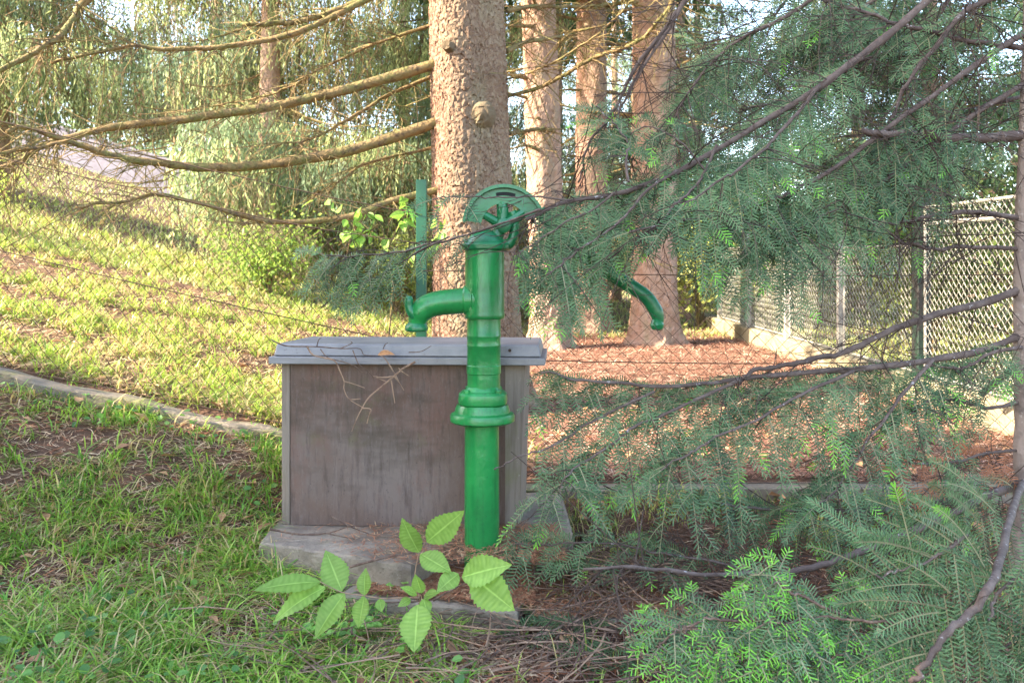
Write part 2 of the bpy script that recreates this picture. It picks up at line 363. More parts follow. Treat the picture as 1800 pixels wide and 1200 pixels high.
def conifer(g, gw, bx, by, bz, H, z0, Rr, nb, per, hang, ca, cb, k=7, ll=.08, ww=.012, droop=.35, spread=.5, zpow=1.3, third=None, p3=.1, wood_r=.02, lat=.45, skirt=None, patch=0):
    B = []; Ls = []; Cc = []
    for i in range(nb):
        u = rng.random() ** zpow; z = z0 + (H - z0) * u; az = rng.uniform(0, 2 * np.pi)
        L = Rr * (1 - u * .92) ** .8 * rng.uniform(.65, 1.15)
        s = np.linspace(0, 1, 7); d = np.array([math.cos(az), math.sin(az)])
        q = np.stack([bx + d[0] * L * s, by + d[1] * L * s, bz + z - droop * L * (s * 1.3 - .75 * s ** 2.4)], 1)
        tube(gw, q, np.linspace(wood_r * (.4 + .6 * (1 - u)), .004, 7), 4, cap=False)
        m = max(3, int(per * L))
        t = rng.uniform(.12, 1, m); idx = t * 6; i0 = np.minimum(idx.astype(int), 5); fr = (idx - i0)[:, None]
        p = q[i0] * (1 - fr) + q[i0 + 1] * fr
        side = np.array([-d[1], d[0], 0]); w_ = rng.uniform(-1, 1, (m, 1)) * lat * L * (1 - t[:, None] * .75)
        p = p + side * w_; p[:, 2] -= np.abs(w_[:, 0]) * .35
        B.append(p); Ls.append(hang * rng.uniform(.4, 1.2, m))
        br = rng.random(); Cc.append(np.tile(np.array([br, rng.random()]), (m, 1)))
    B = np.concatenate(B); Ls = np.concatenate(Ls); Cc = np.concatenate(Cc)
    cl = pal(len(B), ca, cb, 1, third, p3)
    if patch:      # each bough has its own age and colour: bright new growth, blue green old growth, brown dying twigs
        f = Cc[:, :1]; old = np.array([.10, .17, .11]); brown = np.array([.23, .165, .12])
        cl = np.where(f < .22, cl * .3 + old * .75, np.where(f > .84, cl * .35 + brown * .75, cl * (.75 + .5 * Cc[:, 1:])))
    if skirt: kk = skirt(B[:, 0], B[:, 1], B[:, 2] - Ls * .9); B, Ls, cl = B[kk], Ls[kk], cl[kk]
    strands(g, B, Ls, k, ll, ww, cl, spread)

# ---- the big spruce right behind the box
bx, by = P(842, 600, 6.0)[:2]; bz = g1(bx, by)
big = thing('spruce_tree', 'thick flaky barked spruce trunk rising right behind the metal lidded box', 'tree', (bx, by, bz))
def pth(Z):
    r = .325 - .018 * np.clip(Z, 0, 4) - .012 * np.clip(Z - 4, 0, 20) + .07 * np.exp(-np.clip(Z, -.2, 9) / .25)
    return -.035 * Z + 0 * Z, 0 * Z, np.maximum(r, .06)
gt = trunk_mesh(0, 0, pth, 14, 300, 560, 3.7, plate=(.022, .029), disp=.009)
gt.v[0] = gt.v[0] + np.array([bx, by, bz]); obj('trunk', gt, M['bark'], big, smooth=False)
for (px, py, rr, ln, hollow) in ((803, 84, .036, .085, True), (845, 193, .042, .03, False)):
    c = P(px, py, 5.72); ax = norm(np.array([-.5, -.85, .02]) if hollow else np.array([-.05, -1, -.12])); gg = G()
    c = np.array([bx - .035 * (c[2] - bz), by, c[2]]) + ax * .285 + np.array([c[0] - (bx - .035 * (c[2] - bz)) - ax[0] * .285, 0, 0]) * (1 if not hollow else .6)
    q = np.array([c - ax * .06, c - ax * .01, c + ax * .018, c + ax * ln * .6, c + ax * ln] + ([c + ax * (ln - .006), c + ax * (ln - .05)] if hollow else [c + ax * (ln + .012)]))
    rs = [2.3, 1.75, 1.25, 1.0, .95, .55, .45] if hollow else [2.6, 2.0, 1.5, 1.15, .8, .2]
    tube(gg, q, np.array(rs) * rr, 26, (.12, .088, .055))
    v = gg.v[0]; v += (fbm(v[:, 0] * 45 + v[:, 1] * 31, v[:, 2] * 45)[:, None] - .5) * .03 * np.array([1, .6, 1])
    obj('branch_stub', gg, M['bark'], big, smooth=False)
branches = [
 ([(775, 110), (600, 160), (470, 190), (330, 212), (200, 235), (110, 262), (50, 300), (-30, 335)], .045, .012, 5.9, 5.2),
 ([(775, 213), (600, 268), (450, 290), (330, 292), (230, 278), (120, 245), (40, 218), (5, 228)], .046, .012, 5.9, 5.0),
 ([(780, 332), (690, 352), (610, 380), (480, 388), (380, 368), (270, 345), (200, 355), (110, 364)], .03, .007, 5.9, 5.0),
 ([(775, -70), (690, -25), (600, 25), (520, 62), (400, 88), (310, 97), (235, 97), (120, 128)], .032, .01, 6.0, 5.4),
 ([(775, -60), (640, 2), (560, 28), (490, 41), (435, 42)], .03, .016, 6.3, 6.0),
 ([(775, -230), (300, -110), (160, -2), (130, 40), (80, 85), (-30, 138)], .04, .015, 5.9, 5.0),
 ([(775, 128), (690, 165), (610, 210), (540, 250), (470, 262)], .018, .006, 6.1, 5.8),
 ([(775, 40), (660, 75), (560, 120), (470, 160), (330, 190)], .016, .005, 6.2, 6.4),
 ([(778, 255), (700, 275), (640, 290), (560, 330)], .014, .005, 6.1, 6.0),
 ([(120, 248), (50, 262), (-20, 292)], .016, .006, 5.1, 4.9),
 ([(890, 170), (960, 150), (1040, 105), (1110, 80), (1170, 40), (1215, -20)], .017, .014, 6.0, 5.4),
 ([(890, 140), (960, 118), (1030, 80), (1090, 30), (1140, -8)], .008, .006, 5.9, 5.3),
 ([(890, 90), (930, 75), (975, 71), (1012, 76)], .022, .012, 6.1, 6.8),
 ([(895, 235), (935, 228), (970, 225)], .02, .012, 6.2, 6.9),
 ([(890, 20), (950, 8), (1040, 12), (1120, -10)], .02, .012, 6.2, 6.9),
]
for (pts, r0, r1, d0, d1) in branches:
    q3 = PP(pts, d0, d1); gg = G()
    q = wood(gg, q3, r0 * .92, r1, 64, 9, .12, .006)
    b = obj('branch', gg, M['mossbark'], big, smooth=True)
    g2 = G(); side_twigs(g2, q, int(14 + 20 * np.linalg.norm(q3[0] - q3[-1])), .5, .0048, .9, 3, .25, 1, .12)
    obj('twig', g2, M['mossbark'], b, kind='stuff')
gg = G(); gw = G()
conifer(gg, gw, bx - .15, by, bz, 15, 5.8, 3.6, 70, 40, .5, (.05, .09, .03), (.12, .17, .05), k=6, ll=.2, ww=.035, zpow=1.1)
cr = obj('crown', gg, M['farleaf'], big); obj('crown_wood', gw, M['mossbark'], cr, kind='stuff')

# ---- spruces farther back, between the big trunk and the right hand fir
def spruce_back(px, py0, d, pxw, label, lean=0, nlimb=26, seed=0, H=15):
    x = (px - 900) / FPX * d; z = g1(x, d); r = pxw / 2 / FPX * d
    t = thing('spruce_tree', label, 'tree', (x, d, z), 'reddish spruces behind the fence')
    def pt(Z):
        return lean * Z, 0 * Z, np.maximum(r * (1 - .016 * np.clip(Z, 0, 30)) + r * .42 * np.exp(-np.clip(Z, -.2, 9) / .22), .05)
    gt = trunk_mesh(0, 0, pt, H, 96, 210, 5.2, (.06, .075), .011, seed, (np.array([.33, .18, .125]), np.array([.25, .185, .14]), np.array([.17, .09, .07]), np.array([.38, .235, .175]))); gt.v[0] = gt.v[0] + np.array([x, d, z])
    obj('trunk', gt, M['bark'], t, smooth=False)
    for k in range(nlimb):
        zz = rng.uniform(1.0, 6.2); az = rng.uniform(0, 2 * np.pi); L = rng.uniform(.25, 1.7)
        dr = np.array([math.cos(az), math.sin(az), rng.uniform(-.15, .2)]); p0 = np.array([x + lean * zz, d, z + zz])
        q = np.array([p0 + dr * r * .8, p0 + dr * (r + L * .4) + [0, 0, -.05 * L], p0 + dr * (r + L) + [0, 0, -.18 * L + rng.normal(0, .12)]])
        gg = G(); qq = wood(gg, q, rng.uniform(.014, .036), .006, 10, 6, .06)
        if L > .6: side_twigs(gg, qq, 7, .5, .004, .9, 3, .3, 1)
        obj('branch', gg, M['mossbark'], t, smooth=True)
    gg = G(); gw = G()
    conifer(gg, gw, x, d, z, H, 6.2, 2.8, 40, 34, .5, (.05, .09, .04), (.14, .19, .06), k=5, ll=.2, ww=.035, zpow=1.1)
    cr = obj('crown', gg, M['farleaf'], t); obj('crown_wood', gw, M['mossbark'], cr, kind='stuff')
    return t
spruce_back(965, 600, 10.2, 62, 'slender spruce trunk just right of the thick flaky trunk, orange toned', -.03, 26, 1)
spruce_back(1040, 600, 12.5, 56, 'middle pale spruce trunk between the orange one and the reddish one', -.0, 24, 2)
spruce_back(1150, 605, 10.8, 78, 'reddish spruce trunk whose flared foot stands behind the curled pump handle', 0, 30, 3)
spruce_back(976, 600, 16.5, 26, 'thinnest spruce stem half hidden behind the slender orange trunk', 0, 14, 4)

# ---- weeping spruces on the left
YG0, YG1 = (.13, .20, .085), (.54, .59, .27)
for (x, y, lab, H, z0, Rr, nb, per) in (
  (-8.6, 13.2, 'yellow green weeping spruce at the far left edge above the sunlit slope', 12, 2.3, 2.9, 95, 62),
  (-3.8, 12.2, 'broad weeping spruce with hanging curtains of twigs left of the thick trunk', 12, 1.3, 2.9, 120, 64),
  (-.95, 14.6, 'weeping spruce showing close beside the left edge of the thick trunk', 13, .7, 3.0, 120, 70),
  (-6.6, 17.5, 'bluish shaded spruce standing farther back behind the hanging curtains', 14, 2.4, 3.4, 100, 60),
  (-2.6, 18.5, 'shaded spruce filling the gap behind the curtains left of the thick trunk', 15, .6, 3.6, 110, 50)):
    z = g1(x, y); t = thing('weeping_spruce', lab, 'tree', (x, y, z), 'weeping spruces on the slope')
    gt = G(); tube(gt, resample([(x, y, z - .2), (x + .1, y, z + 4), (x, y, z + H)], 20), np.linspace(.24, .03, 20), 12, knob=.03); obj('trunk', gt, M['farbark'], t, smooth=True)
    gg = G(); gw = G()
    a, b = (YG0, YG1) if y < 15 else ((.12, .19, .12), (.28, .36, .2))
    conifer(gg, gw, x, y, z, H, z0, Rr, nb, per, .9, a, b, k=12, ll=.10, ww=.011, droop=.45, spread=.26, zpow=1.5, third=(.30, .20, .12), p3=.2, lat=.5, patch=1, skirt=lambda X_, Y_, Z_: (Z_ > (3.45 if y < 15 else 4.3)) | (X_ > (-4.3 if y < 15 else -6.0)) | (X_ < -8.0 - (y > 15) * 3))
    cr = obj('crown', gg, M['farleaf'], t); g2 = G()
    obj('crown_wood', gw, M['mossbark'], cr, kind='stuff')

# ---- firs and shrubs beyond the right hand fence
k_ = 0
for (x, y, lab, H, z0, Rr, nb, per, a, b) in (
  (3.3, 15.5, 'thin crowned fir seen through the gap right of the reddish trunk', 11, 2.2, 2.5, 90, 62, (.10, .18, .1), (.28, .36, .16)),
  (6.4, 12.2, 'bluish green fir beyond the pale mesh fence, left of its dark post', 11, 1.9, 2.5, 110, 84, (.06, .12, .07), (.2, .3, .14)),
  (9.2, 12.8, 'dense fir beyond the pale mesh fence at the right edge', 11, 1.5, 2.8, 120, 86, (.07, .13, .07), (.24, .32, .13)),
  (7.8, 18.0, 'distant yellowish fir filling the gap above the mesh fence', 13, 1.2, 3.2, 110, 74, (.2, .25, .08), (.46, .44, .16)),
  (1.0, 19.5, 'pale far fir seen between the orange trunk and the middle pale trunk', 12, 1.0, 2.6, 80, 52, (.16, .24, .12), (.36, .42, .2)),
  (2.9, 22.5, 'pale far fir seen between the middle trunk and the reddish trunk', 14, 1.0, 3.0, 90, 50, (.15, .23, .13), (.34, .42, .22)),
  (4.9, 21.0, 'far pale fir standing well behind the reddish trunk', 12, 1.0, 3.0, 70, 46, (.2, .28, .12), (.42, .46, .2))):
    z = g1(x, y); t = thing('fir_tree', lab, 'tree', (x, y, z), 'firs beyond the mesh fence')
    gt = G(); tube(gt, resample([(x, y, z - .2), (x, y, z + 4), (x, y, z + H)], 20), np.linspace(.2, .03, 20), 12, knob=.03); obj('trunk', gt, M['farbark'], t, smooth=True)
    gg = G(); gw = G()
    conifer(gg, gw, x, y, z, H, z0, Rr, nb, per, .35, a, b, k=7, ll=.09, ww=.013, droop=.3, spread=.8, zpow=1.4, third=(.3, .18, .09), p3=.08, lat=.5)
    cr = obj('crown', gg, M['farleaf'], t); obj('crown_wood', gw, M['mossbark'], cr, kind='stuff')
def shrub(x, y, rx, h, n, a, b, label, lsz=.07, group='shrubs beyond the fences', third=None):
    z = g1(x, y); t = thing('shrub', label, 'shrub', (x, y, z), group)
    gw = G(); tips = []
    for k in range(14):
        az = rng.uniform(0, 6.28); e = np.array([math.cos(az) * rx * rng.uniform(.2, .9), math.sin(az) * rx * rng.uniform(.2, .9), h * rng.uniform(.5, .95)])
        q = resample([(x, y, z - .05), np.array([x, y, z]) + e * [.35, .35, .6], np.array([x, y, z]) + e], 8); tube(gw, q, np.linspace(.014, .003, 8), 4, cap=False)
        tips.append(q[3:])
    obj('stem', gw, M['mossbark'], t)
    tips = np.concatenate(tips); c = tips[rng.integers(0, len(tips), n)] + rng.normal(0, 1, (n, 3)) * [rx * .22, rx * .22, h * .13]
    c[:, 2] = np.maximum(c[:, 2], z + .05)
    d = norm(rng.normal(0, 1, (n, 3)) + [0, 0, -.3]); wv = norm(np.cross(d, rng.normal(0, 1, (n, 3))))
    l = lsz * rng.uniform(.6, 1.3, (n, 1)); fold = np.cross(d, wv) * l * .12
    v = np.stack([c, c + d * l * .45 + wv * l * .3 + fold, c + d * l, c + d * l * .45 - wv * l * .3 + fold], 1).reshape(-1, 3); ix = np.arange(n * 4).reshape(-1, 4)
    gg = G(); gg.add(v, [ix[:, [0, 1, 2]], ix[:, [0, 2, 3]]], np.repeat(pal(n, a, b, 1, third, .15), 4, 0)); obj('foliage', gg, M['farleaf'], t)
shrub(3.1, 13.2, 1.3, 2.3, 3800, (.25, .3, .07), (.6, .6, .2), 'sunlit yellow green shrub right of the reddish trunk', .09)
shrub(4.9, 9.3, 1.2, 1.9, 4200, (.06, .11, .03), (.26, .30, .08), 'low leafy shrub behind the far mesh panel', .08)
shrub(6.0, 8.0, 1.4, 2.2, 5000, (.06, .10, .03), (.24, .25, .09), 'brownish green shrub behind the dark fence post', .08, third=(.32, .2, .12))
shrub(4.75, 6.5, .95, 1.5, 3000, (.09, .15, .035), (.30, .34, .09), 'brownish shrub right behind the dark post of the mesh fence', .07, third=(.22, .13, .08))
shrub(5.0, 5.2, .9, 1.7, 2600, (.09, .16, .035), (.30, .36, .09), 'dark leafy shrub behind the nearest mesh panel beside the fir trunk', .07)
shrub(7.8, 9.8, 1.9, 3.0, 5600, (.05, .10, .035), (.2, .26, .08), 'tall bushy shrub behind the near mesh panel at the right', .09)
shrub(-3.0, 9.8, .9, .9, 2400, (.12, .22, .05), (.36, .48, .1), 'low green thicket at the foot of the weeping spruces', .06)
shrub(-6.9, 9.6, 1.1, .7, 2400, (.2, .3, .06), (.5, .58, .14), 'bright low thicket near the left picture edge below the grey wall', .06)
shrub(-1.6, 11.0, .7, 1.2, 1800, (.14, .2, .05), (.4, .45, .12), 'small thicket seen left of the green fence post', .06)

g = G()   # far wood on the horizon
n = 9000
ang = rng.uniform(-.95, .95, n); dd = rng.uniform(34, 60, n); xx = np.sin(ang) * dd; yy = np.cos(ang) * dd
hh = 3.2 + 4.2 * vnoise(xx * .35 + 40, yy * .05) - 2.0 * np.exp(-(ang / .18) ** 2)
zz = ground(xx, yy) + rng.random(n) * hh
strands(g, np.stack([xx, yy, zz + .6], 1), rng.uniform(.6, 1.4, n), 3, .7, .14, pal(n, (.10, .16, .08), (.26, .32, .14)), .6)
o = obj('far_wood', g, M['farleaf'], kind='stuff')

# ---- two spruces beyond the left picture edge whose shade covers the pump
for (x, y, H, Rr, lab) in ((-4.9, -1.1, 10.5, 2.3, 'spruce behind the viewer shading the lower right sprays'), (-5.6, 1.2, 11.5, 2.5, 'spruce beyond the left picture edge shading the pump'), (-8.0, -2.4, 13, 3.0, 'taller spruce behind the viewer on the left')):
    z = g1(x, y); t = thing('spruce_tree', lab, 'tree', (x, y, z), 'spruces out of view on the left')
    gt = G(); tube(gt, resample([(x, y, z - .2), (x, y, z + H * .5), (x, y, z + H)], 16), np.linspace(.24, .03, 16), 10); obj('trunk', gt, M['farbark'], t, smooth=True)
    gg = G(); gw = G()
    conifer(gg, gw, x, y, z, H, .9, Rr, 110, 46, .5, (.05, .09, .03), (.12, .17, .05), k=6, ll=.2, ww=.034, zpow=1.0)
    cr = obj('crown', gg, M['farleaf'], t); obj('crown_wood', gw, M['mossbark'], cr, kind='stuff')

# ------------------------------------------------------------------ near chain link fence with kerbs
FY = 4.0
def ftop(x): return .09 + .225 * float(slopeL(np.array([x]))[0])
kx = [-4.6, -3.2, -1.75, -.42]
for i in range(3):
    x0, x1 = kx[i] + .004, kx[i + 1] - .004
    g = G(); m = 16; t_ = np.linspace(x0, x1, m)
    prof = [(-.05, -.3), (-.05, -.012), (-.04, 0), (.036, 0), (.045, -.012), (.045, -.3)]
    V = np.array([[(x, FY + a, ftop(x) + b + .012 * math.sin(x * 9) * (b > -.1) + rng.normal(0, .003)) for (a, b) in prof] for x in t_])
    ii = np.arange(m - 1)[:, None] * 6; jj = np.arange(5)[None]
    g.add(V.reshape(-1, 3), [np.stack([ii + jj, ii + jj + 1, ii + 6 + jj + 1, ii + 6 + jj], -1).reshape(-1, 4), np.array([[5, 4, 3, 2, 1, 0]]), np.array([[0, 1, 2, 3, 4, 5]]) + 6 * (m - 1)])
    o = obj('concrete_kerb', g, M['kerb']); tag(o, ['sloping concrete kerb under the wire fence at the left picture edge', 'sloping concrete kerb half hidden in grass left of the box', 'concrete kerb under the fence behind the box'][i], 'kerb', 'kerbs under the wire fence')
for i, (x0, x1) in enumerate(((-.41, .6), (.61, 1.9), (1.91, 4.2))):
    g = G(); box(g, ((x0 + x1) / 2, FY, -.1), x1 - x0 - .01, .10, .19 + .008 * i, R(.2 * i), .012)
    o = obj('concrete_kerb', g, M['kerb']); tag(o, ['level concrete kerb just right of the box foot', 'mossy level concrete kerb behind the hanging fir sprays', 'level concrete kerb behind the slender fir trunk at the right'][i], 'kerb', 'kerbs under the wire fence')
px_ = -.457
fence = thing('chain_link_fence', 'rusty diamond wire fence climbing the grassy slope left of the green post', 'fence', (px_, FY, ftop(px_)))
g = G()
pz0, pz1 = ftop(px_) - .2, CAMZ - (316 - 500) / FPX * FY
# angle iron: two flanges
box(g, (px_, FY - .0, pz0), .05, .006, pz1 - pz0, 0, .001); box(g, (px_ + .022, FY + .0235, pz0), .006, .04, pz1 - pz0, 0, .001)
post = obj('post', g, M['postgreen'], fence)
def linkmesh(g, xa, xb, zlo, zhi, pitch, y, r, pt=None):
    n = int((xb - xa) / pitch)
    for k in range(n + 1):
        x = xa + k * pitch; H = zhi - zlo; m = int(H / pitch * 2) + 1
        s = np.arange(m); zx = np.where(s % 2 == 0, 0, pitch / 1.0) * (1 if k % 2 == 0 else 1)
        off = (s % 2) * pitch * .5 * (1 if k % 2 else -1)
        for sgn in (1,):
            X_ = x + (s % 2) * pitch * .5; Z_ = zlo + s * pitch * .5
            q = np.stack([X_, np.full(m, y) + .003 * (s % 2), Z_], 1)
            q2 = np.stack([x + pitch * .5 - (s % 2) * -pitch * .5, np.full(m, y) - .003 * (s % 2), Z_], 1)
            q2[:, 0] = x + pitch - (s % 2) * pitch * .5
            for w_ in (q, q2):
                if pt is not None: w_ = pt(w_)
                tube(g, w_, r, 3, cap=False)
def sag(q):
    q = q.copy(); z0 = np.array([ftop(x) for x in q[:, 0]])
    q[:, 1] += .03 * (fbm(q[:, 0] * 1.3, q[:, 2] * 1.3) - .5); q[:, 0] += .012 * (fbm(q[:, 0] * 2 + 9, q[:, 2] * 2) - .5)
    q[:, 2] += z0; return q
g = G(); linkmesh(g, -3.6, px_ - .03, .03, 1.08, .085, FY, .0021, sag); obj('wire_mesh', g, M['wire'], fence)
def line_wire(pts, r=.0028, par=None):
    q = resample(pts, 40); gg = G(); q[:, 2] += rng.normal(0, .0012, 40); tube(gg, q, r, 4, cap=False); obj('line_wire', gg, M['wire'], par)
for ptsx in ([(-60, 263), (337, 355), (540, 398), (740, 428)], [(-60, 426), (300, 512), (650, 590), (742, 608)], [(-60, 200), (292, 281), (563, 343), (742, 377)], [(-60, 632), (490, 742), (742, 800)]):
    line_wire(PP(ptsx, FY - .008), .0026, fence)
fence2 = thing('chain_link_fence', 'rusty diamond wire fence on level ground right of the box, behind fir sprays', 'fence', (1.5, FY, .1))
g = G(); linkmesh(g, px_ + .03, 4.2, .03, 1.06, .085, FY, .0019, sag); obj('wire_mesh', g, M['wire'], fence2)
for zz in (.12, .72, 1.16): line_wire([(px_, FY - .008, zz + .01), (1.2, FY - .008, zz - .015), (4.2, FY - .008, zz)], .0026, fence2)
g = G(); tube(g, resample([(4.15, FY, -.2), (4.15, FY, 1.5)], 6), .025, 10); obj('post', g, M['postgreen'], fence2)

# ------------------------------------------------------------------ pale panel fence on the right, on its concrete footing
FX = 3.3
pf = thing('panel_fence', 'pale expanded mesh panel fence running away at right on a concrete footing', 'fence', (FX, 7, g1(FX, 7)))
g = G(); yy = np.linspace(3.6, 14, 40)
V = np.array([[(FX + a, y, (g1(FX, y) - .25) if b < 0 else .30 + .033 * (y - 5) + b) for (a, b) in ((-.09, -1), (-.09, .0), (-.075, .015), (.075, .015), (.09, 0), (.09, -1))] for y in yy])
V += rng.normal(0, .004, V.shape)
ii = np.arange(39)[:, None] * 6; jj = np.arange(5)[None]
g.add(V.reshape(-1, 3), [np.stack([ii + jj + 6, ii + 6 + jj + 1, ii + jj + 1, ii + jj], -1).reshape(-1, 4), np.array([[0, 1, 2, 3, 4, 5]])])
obj('footing', g, M['yellowconc'], pf)
ypost = [4.87, 6.42, 7.97, 9.52, 11.07, 12.6]
def wtop(y): return .31 + .033 * (y - 5)
for k, y in enumerate(ypost):
    g = G()
    if k == 1 or k == 0: box(g, (FX, y, wtop(y) - .1), .11, .11, 1.55, 0, .004); o = obj('post', g, M['darkpost'], pf); o['label'] = 'dark green square post'
    else:
        box(g, (FX - .02, y, wtop(y) - .1), .05, .05, 1.42, 0, .003); o = obj('post', g, M['greypost'], pf); o['label'] = 'pale steel post'
for k in range(5):
    y0, y1 = ypost[k] + .06, ypost[k + 1] - .06; zt = (1.36, 1.06, 1.1, 1.1, 1.1)[k]; zb = .03
    g = G(); W = y1 - y0
    fr = [(y0, y1, zb, zb), (y0, y1, zt, zt)]
    for (zz) in (zb, zt): tube(g, [(FX, y0, wtop(y0) + zz), (FX, y1, wtop(y1) + zz)], .011, 6)
    for y in (y0, y1): tube(g, [(FX, y, wtop(y) + zb), (FX, y, wtop(y) + zt)], .011, 6)
    if k == 0: tube(g, [(FX, y0, wtop(y0) + zt - .13), (FX, y1, wtop(y1) + zt - .13)], .016, 6)
    fo = obj('panel_frame', g, M['greypost'], pf)
    g = G(); pc = .068
    def rot(q, y0=y0): return np.stack([FX + (q[:, 1]), q[:, 0], q[:, 2] + np.array([wtop(a) for a in q[:, 0]])], 1)
    linkmesh(g, y0, y1 - pc, zb, zt, pc, 0, .0034, rot)
    obj('mesh', g, M['palewire'], fo)
g = G(); tube(g, [P(1725, 692, 5.15), P(1790, 640, 4.75)], .028, 4); o = obj('brace', g, M['darkpost'], pf)

# ------------------------------------------------------------------ concrete slabs
def slab(name, corners, ztop, thick, label, seed):
    c = np.array(corners); n = len(c); m = 14
    per = []
    for i in range(n):
        a, b = c[i], c[(i + 1) % n]
        per += [a + (b - a) * t for t in np.linspace(0, 1, m, endpoint=False)]
    per = np.array(per); k = len(per); ce = per.mean(0); g = G(); rings = []
    for (ins, z) in ((0, ztop - thick), (0, ztop - .02), (.002, ztop - .006), (.009, ztop - .001), (.06, ztop + .001), (.2, ztop)):
        dv = norm(ce - per); p = per + dv * (ins + rng.uniform(0, .004, (k, 1)))
        rings.append(np.column_stack([p, z + rng.normal(0, .0022, k)]))
    V = np.concatenate(rings + [np.array([[*ce, ztop]])]); i = np.arange(5)[:, None] * k; j = np.arange(k)[None]; j2 = (j + 1) % k
    f = np.stack([i + j, i + j2, i + k + j2, i + k + j], -1).reshape(-1, 4); jj = np.arange(k)
    g.add(V, [f, np.stack([5 * k + jj, 5 * k + (jj + 1) % k, np.full(k, 6 * k)], 1)])
    o = obj(name, g, M['concrete']); return tag(o, label, 'slab', 'concrete slabs at the pump foot')
slab('concrete_slab', [(-.985, 3.095), (-.36, 2.83), (-.22, 3.15), (.25, 3.22), (.24, 3.85), (-1.02, 3.78)], .1, .3, 'worn concrete plinth slab under the brown box, left corner bare', 1)
slab('concrete_slab', [(-.62, 2.82), (.02, 2.665), (.1, 3.1), (-.5, 3.2)], .0, .28, 'lower concrete step slab in front of the pump behind the pale leaves', 2)
slab('concrete_slab', [(.06, 2.70), (.62, 2.62), (.7, 3.0), (.14, 3.08)], -.02, .26, 'mossy concrete slab under twigs to the right of the step', 3)

# ------------------------------------------------------------------ the box
BR = R(3.5)
bxc = np.array([-.475, 3.29, .1]); ux = np.array([math.cos(-BR), math.sin(-BR), 0]); uy = np.array([-math.sin(-BR), math.cos(-BR), 0])
t = thing('well_box', 'brown weathered box with a grey metal lid standing behind the pump', 'box', bxc)
BW, BD, BH = .975, .40, .672
def bp(u, v, z): return bxc + ux * u + uy * v + np.array([0, 0, z])
g = G(); box(g, bp(.0, .012, 0), BW - .075, .022, BH, -BR, .002); obj('front_panel', g, M['boxwood'], t)
g = G(); box(g, bp(-BW / 2 + .018, BD / 2, 0), .034, BD, BH, -BR, .003); obj('side_panel', g, M['palewood'], t)
g = G()   # right side board, splayed a little
v = []
for (u, vv, z) in ((.448, .0, 0), (.505, .04, 0), (.515, BD, 0), (.448, BD, 0), (.448, .0, BH), (.528, .04, BH), (.535, BD, BH), (.448, BD, BH)): v.append(bp(u, vv, z))
g.add(v, np.array([(0, 1, 5, 4), (1, 2, 6, 5), (2, 3, 7, 6), (3, 0, 4, 7), (4, 5, 6, 7), (3, 2, 1, 0)])); obj('side_panel', g, M['palewood'], t)
g = G(); box(g, bp(0, BD - .015, 0), BW - .08, .024, BH, -BR, .002); obj('back_panel', g, M['boxwood'], t)
lid = G(); LW, LD = 1.135, .50
box(lid, bp(.045, BD / 2 - .005, BH + .002), LW, LD, .03, -BR, .003)
lo = obj('lid', lid, M['zinc'], t)
g = G(); box(g, bp(.045, BD / 2 - .005, BH + .0325), LW - .035, LD - .03, .052, -BR, .006, taper=.008); obj('lid_top', g, M['zinc'], lo)
g = G()
for u in (.47,): 
    c = bp(u, -.0505, BH + .062); lathe(g, [(0, .004), (.006, .003), (.007, 0)], 0, 0, 8); g.v[-1] = np.stack([g.v[-1][:, 0] + c[0], -g.v[-1][:, 2] + c[1] - .036 + .04 , g.v[-1][:, 1] + c[2]], 1)
obj('rivet', g, M['wire'], lo)

# ------------------------------------------------------------------ the hand pump
PD = 3.05; S = FPX / PD
PX = (850 - 900) / S
def pz(y): return CAMZ - (y - 500) / S
pump = thing('hand_pump', 'green painted cast iron hand pump standing in front of the box', 'hand pump', (PX, PD, pz(975)))
def L(prof): return [(r / S, pz(y)) for (r, y) in prof]
g = G(); lathe(g, L([(30.5, 1010), (30.5, 900), (30, 742)]), PX - 3 / S, PD, 48); obj('standpipe', g, M['paint'], pump, 2)
def disc_lobes(th): return 1 + .035 * np.cos(2 * th)
g = G(); lathe(g, L([(29, 744), (50, 742), (54.5, 739), (55, 730), (53, 726), (47, 723.5), (45.5, 716), (43, 710), (30, 709)]), PX - 2 / S, PD, 64, disc_lobes)
fl = obj('lower_flange', g, M['paint'], pump, 2)
def lob(th): return 1 + .06 * np.cos(4 * (th - R(45)))
g = G(); lathe(g, L([(30, 711), (41, 710.5), (45, 707), (46, 700), (44.5, 691), (40, 687), (34, 686), (31, 681), (28.5, 678)]), PX - 1 / S, PD, 64, lob)
ufl = obj('upper_flange', g, M['paint'], pump, 2)
for a in (45, 135, 225, 315):
    bx_, by_ = PX - 1 / S + math.cos(R(a)) * 38 / S, PD + math.sin(R(a)) * 38 / S
    g = G(); lathe(g, L([(6, 690), (6, 683), (4.5, 681.5), (0.1, 681)]), bx_, by_, 6); obj('bolt', g, M['paint'], ufl)
g = G(); lathe(g, L([(29, 690), (28.8, 657), (30.2, 655.5), (30.4, 642), (29.4, 640.5), (29.2, 609), (29.8, 608), (29.8, 605.5), (29.4, 604.5), (29.5, 592), (30, 591), (30, 589), (29.5, 588), (29.5, 559)]), PX + .5 / S, PD, 48)
obj('pump_cylinder', g, M['paint'], pump, 2)
g = G(); lathe(g, L([(29, 560.5), (33.5, 560), (35.2, 557), (35.2, 553), (34.4, 549), (34.2, 440), (34, 430)]), PX + 2 / S, PD, 48)
obj('barrel', g, M['paint'], pump, 2)
g = G(); lathe(g, L([(33, 441), (37.5, 440.5), (40.5, 437.5), (40.8, 431), (38.5, 428), (33, 426), (30, 420), (24, 412), (14, 405), (4, 402)]), PX + 4 / S, PD, 48, lambda th: 1 + .05 * np.cos(2 * th))
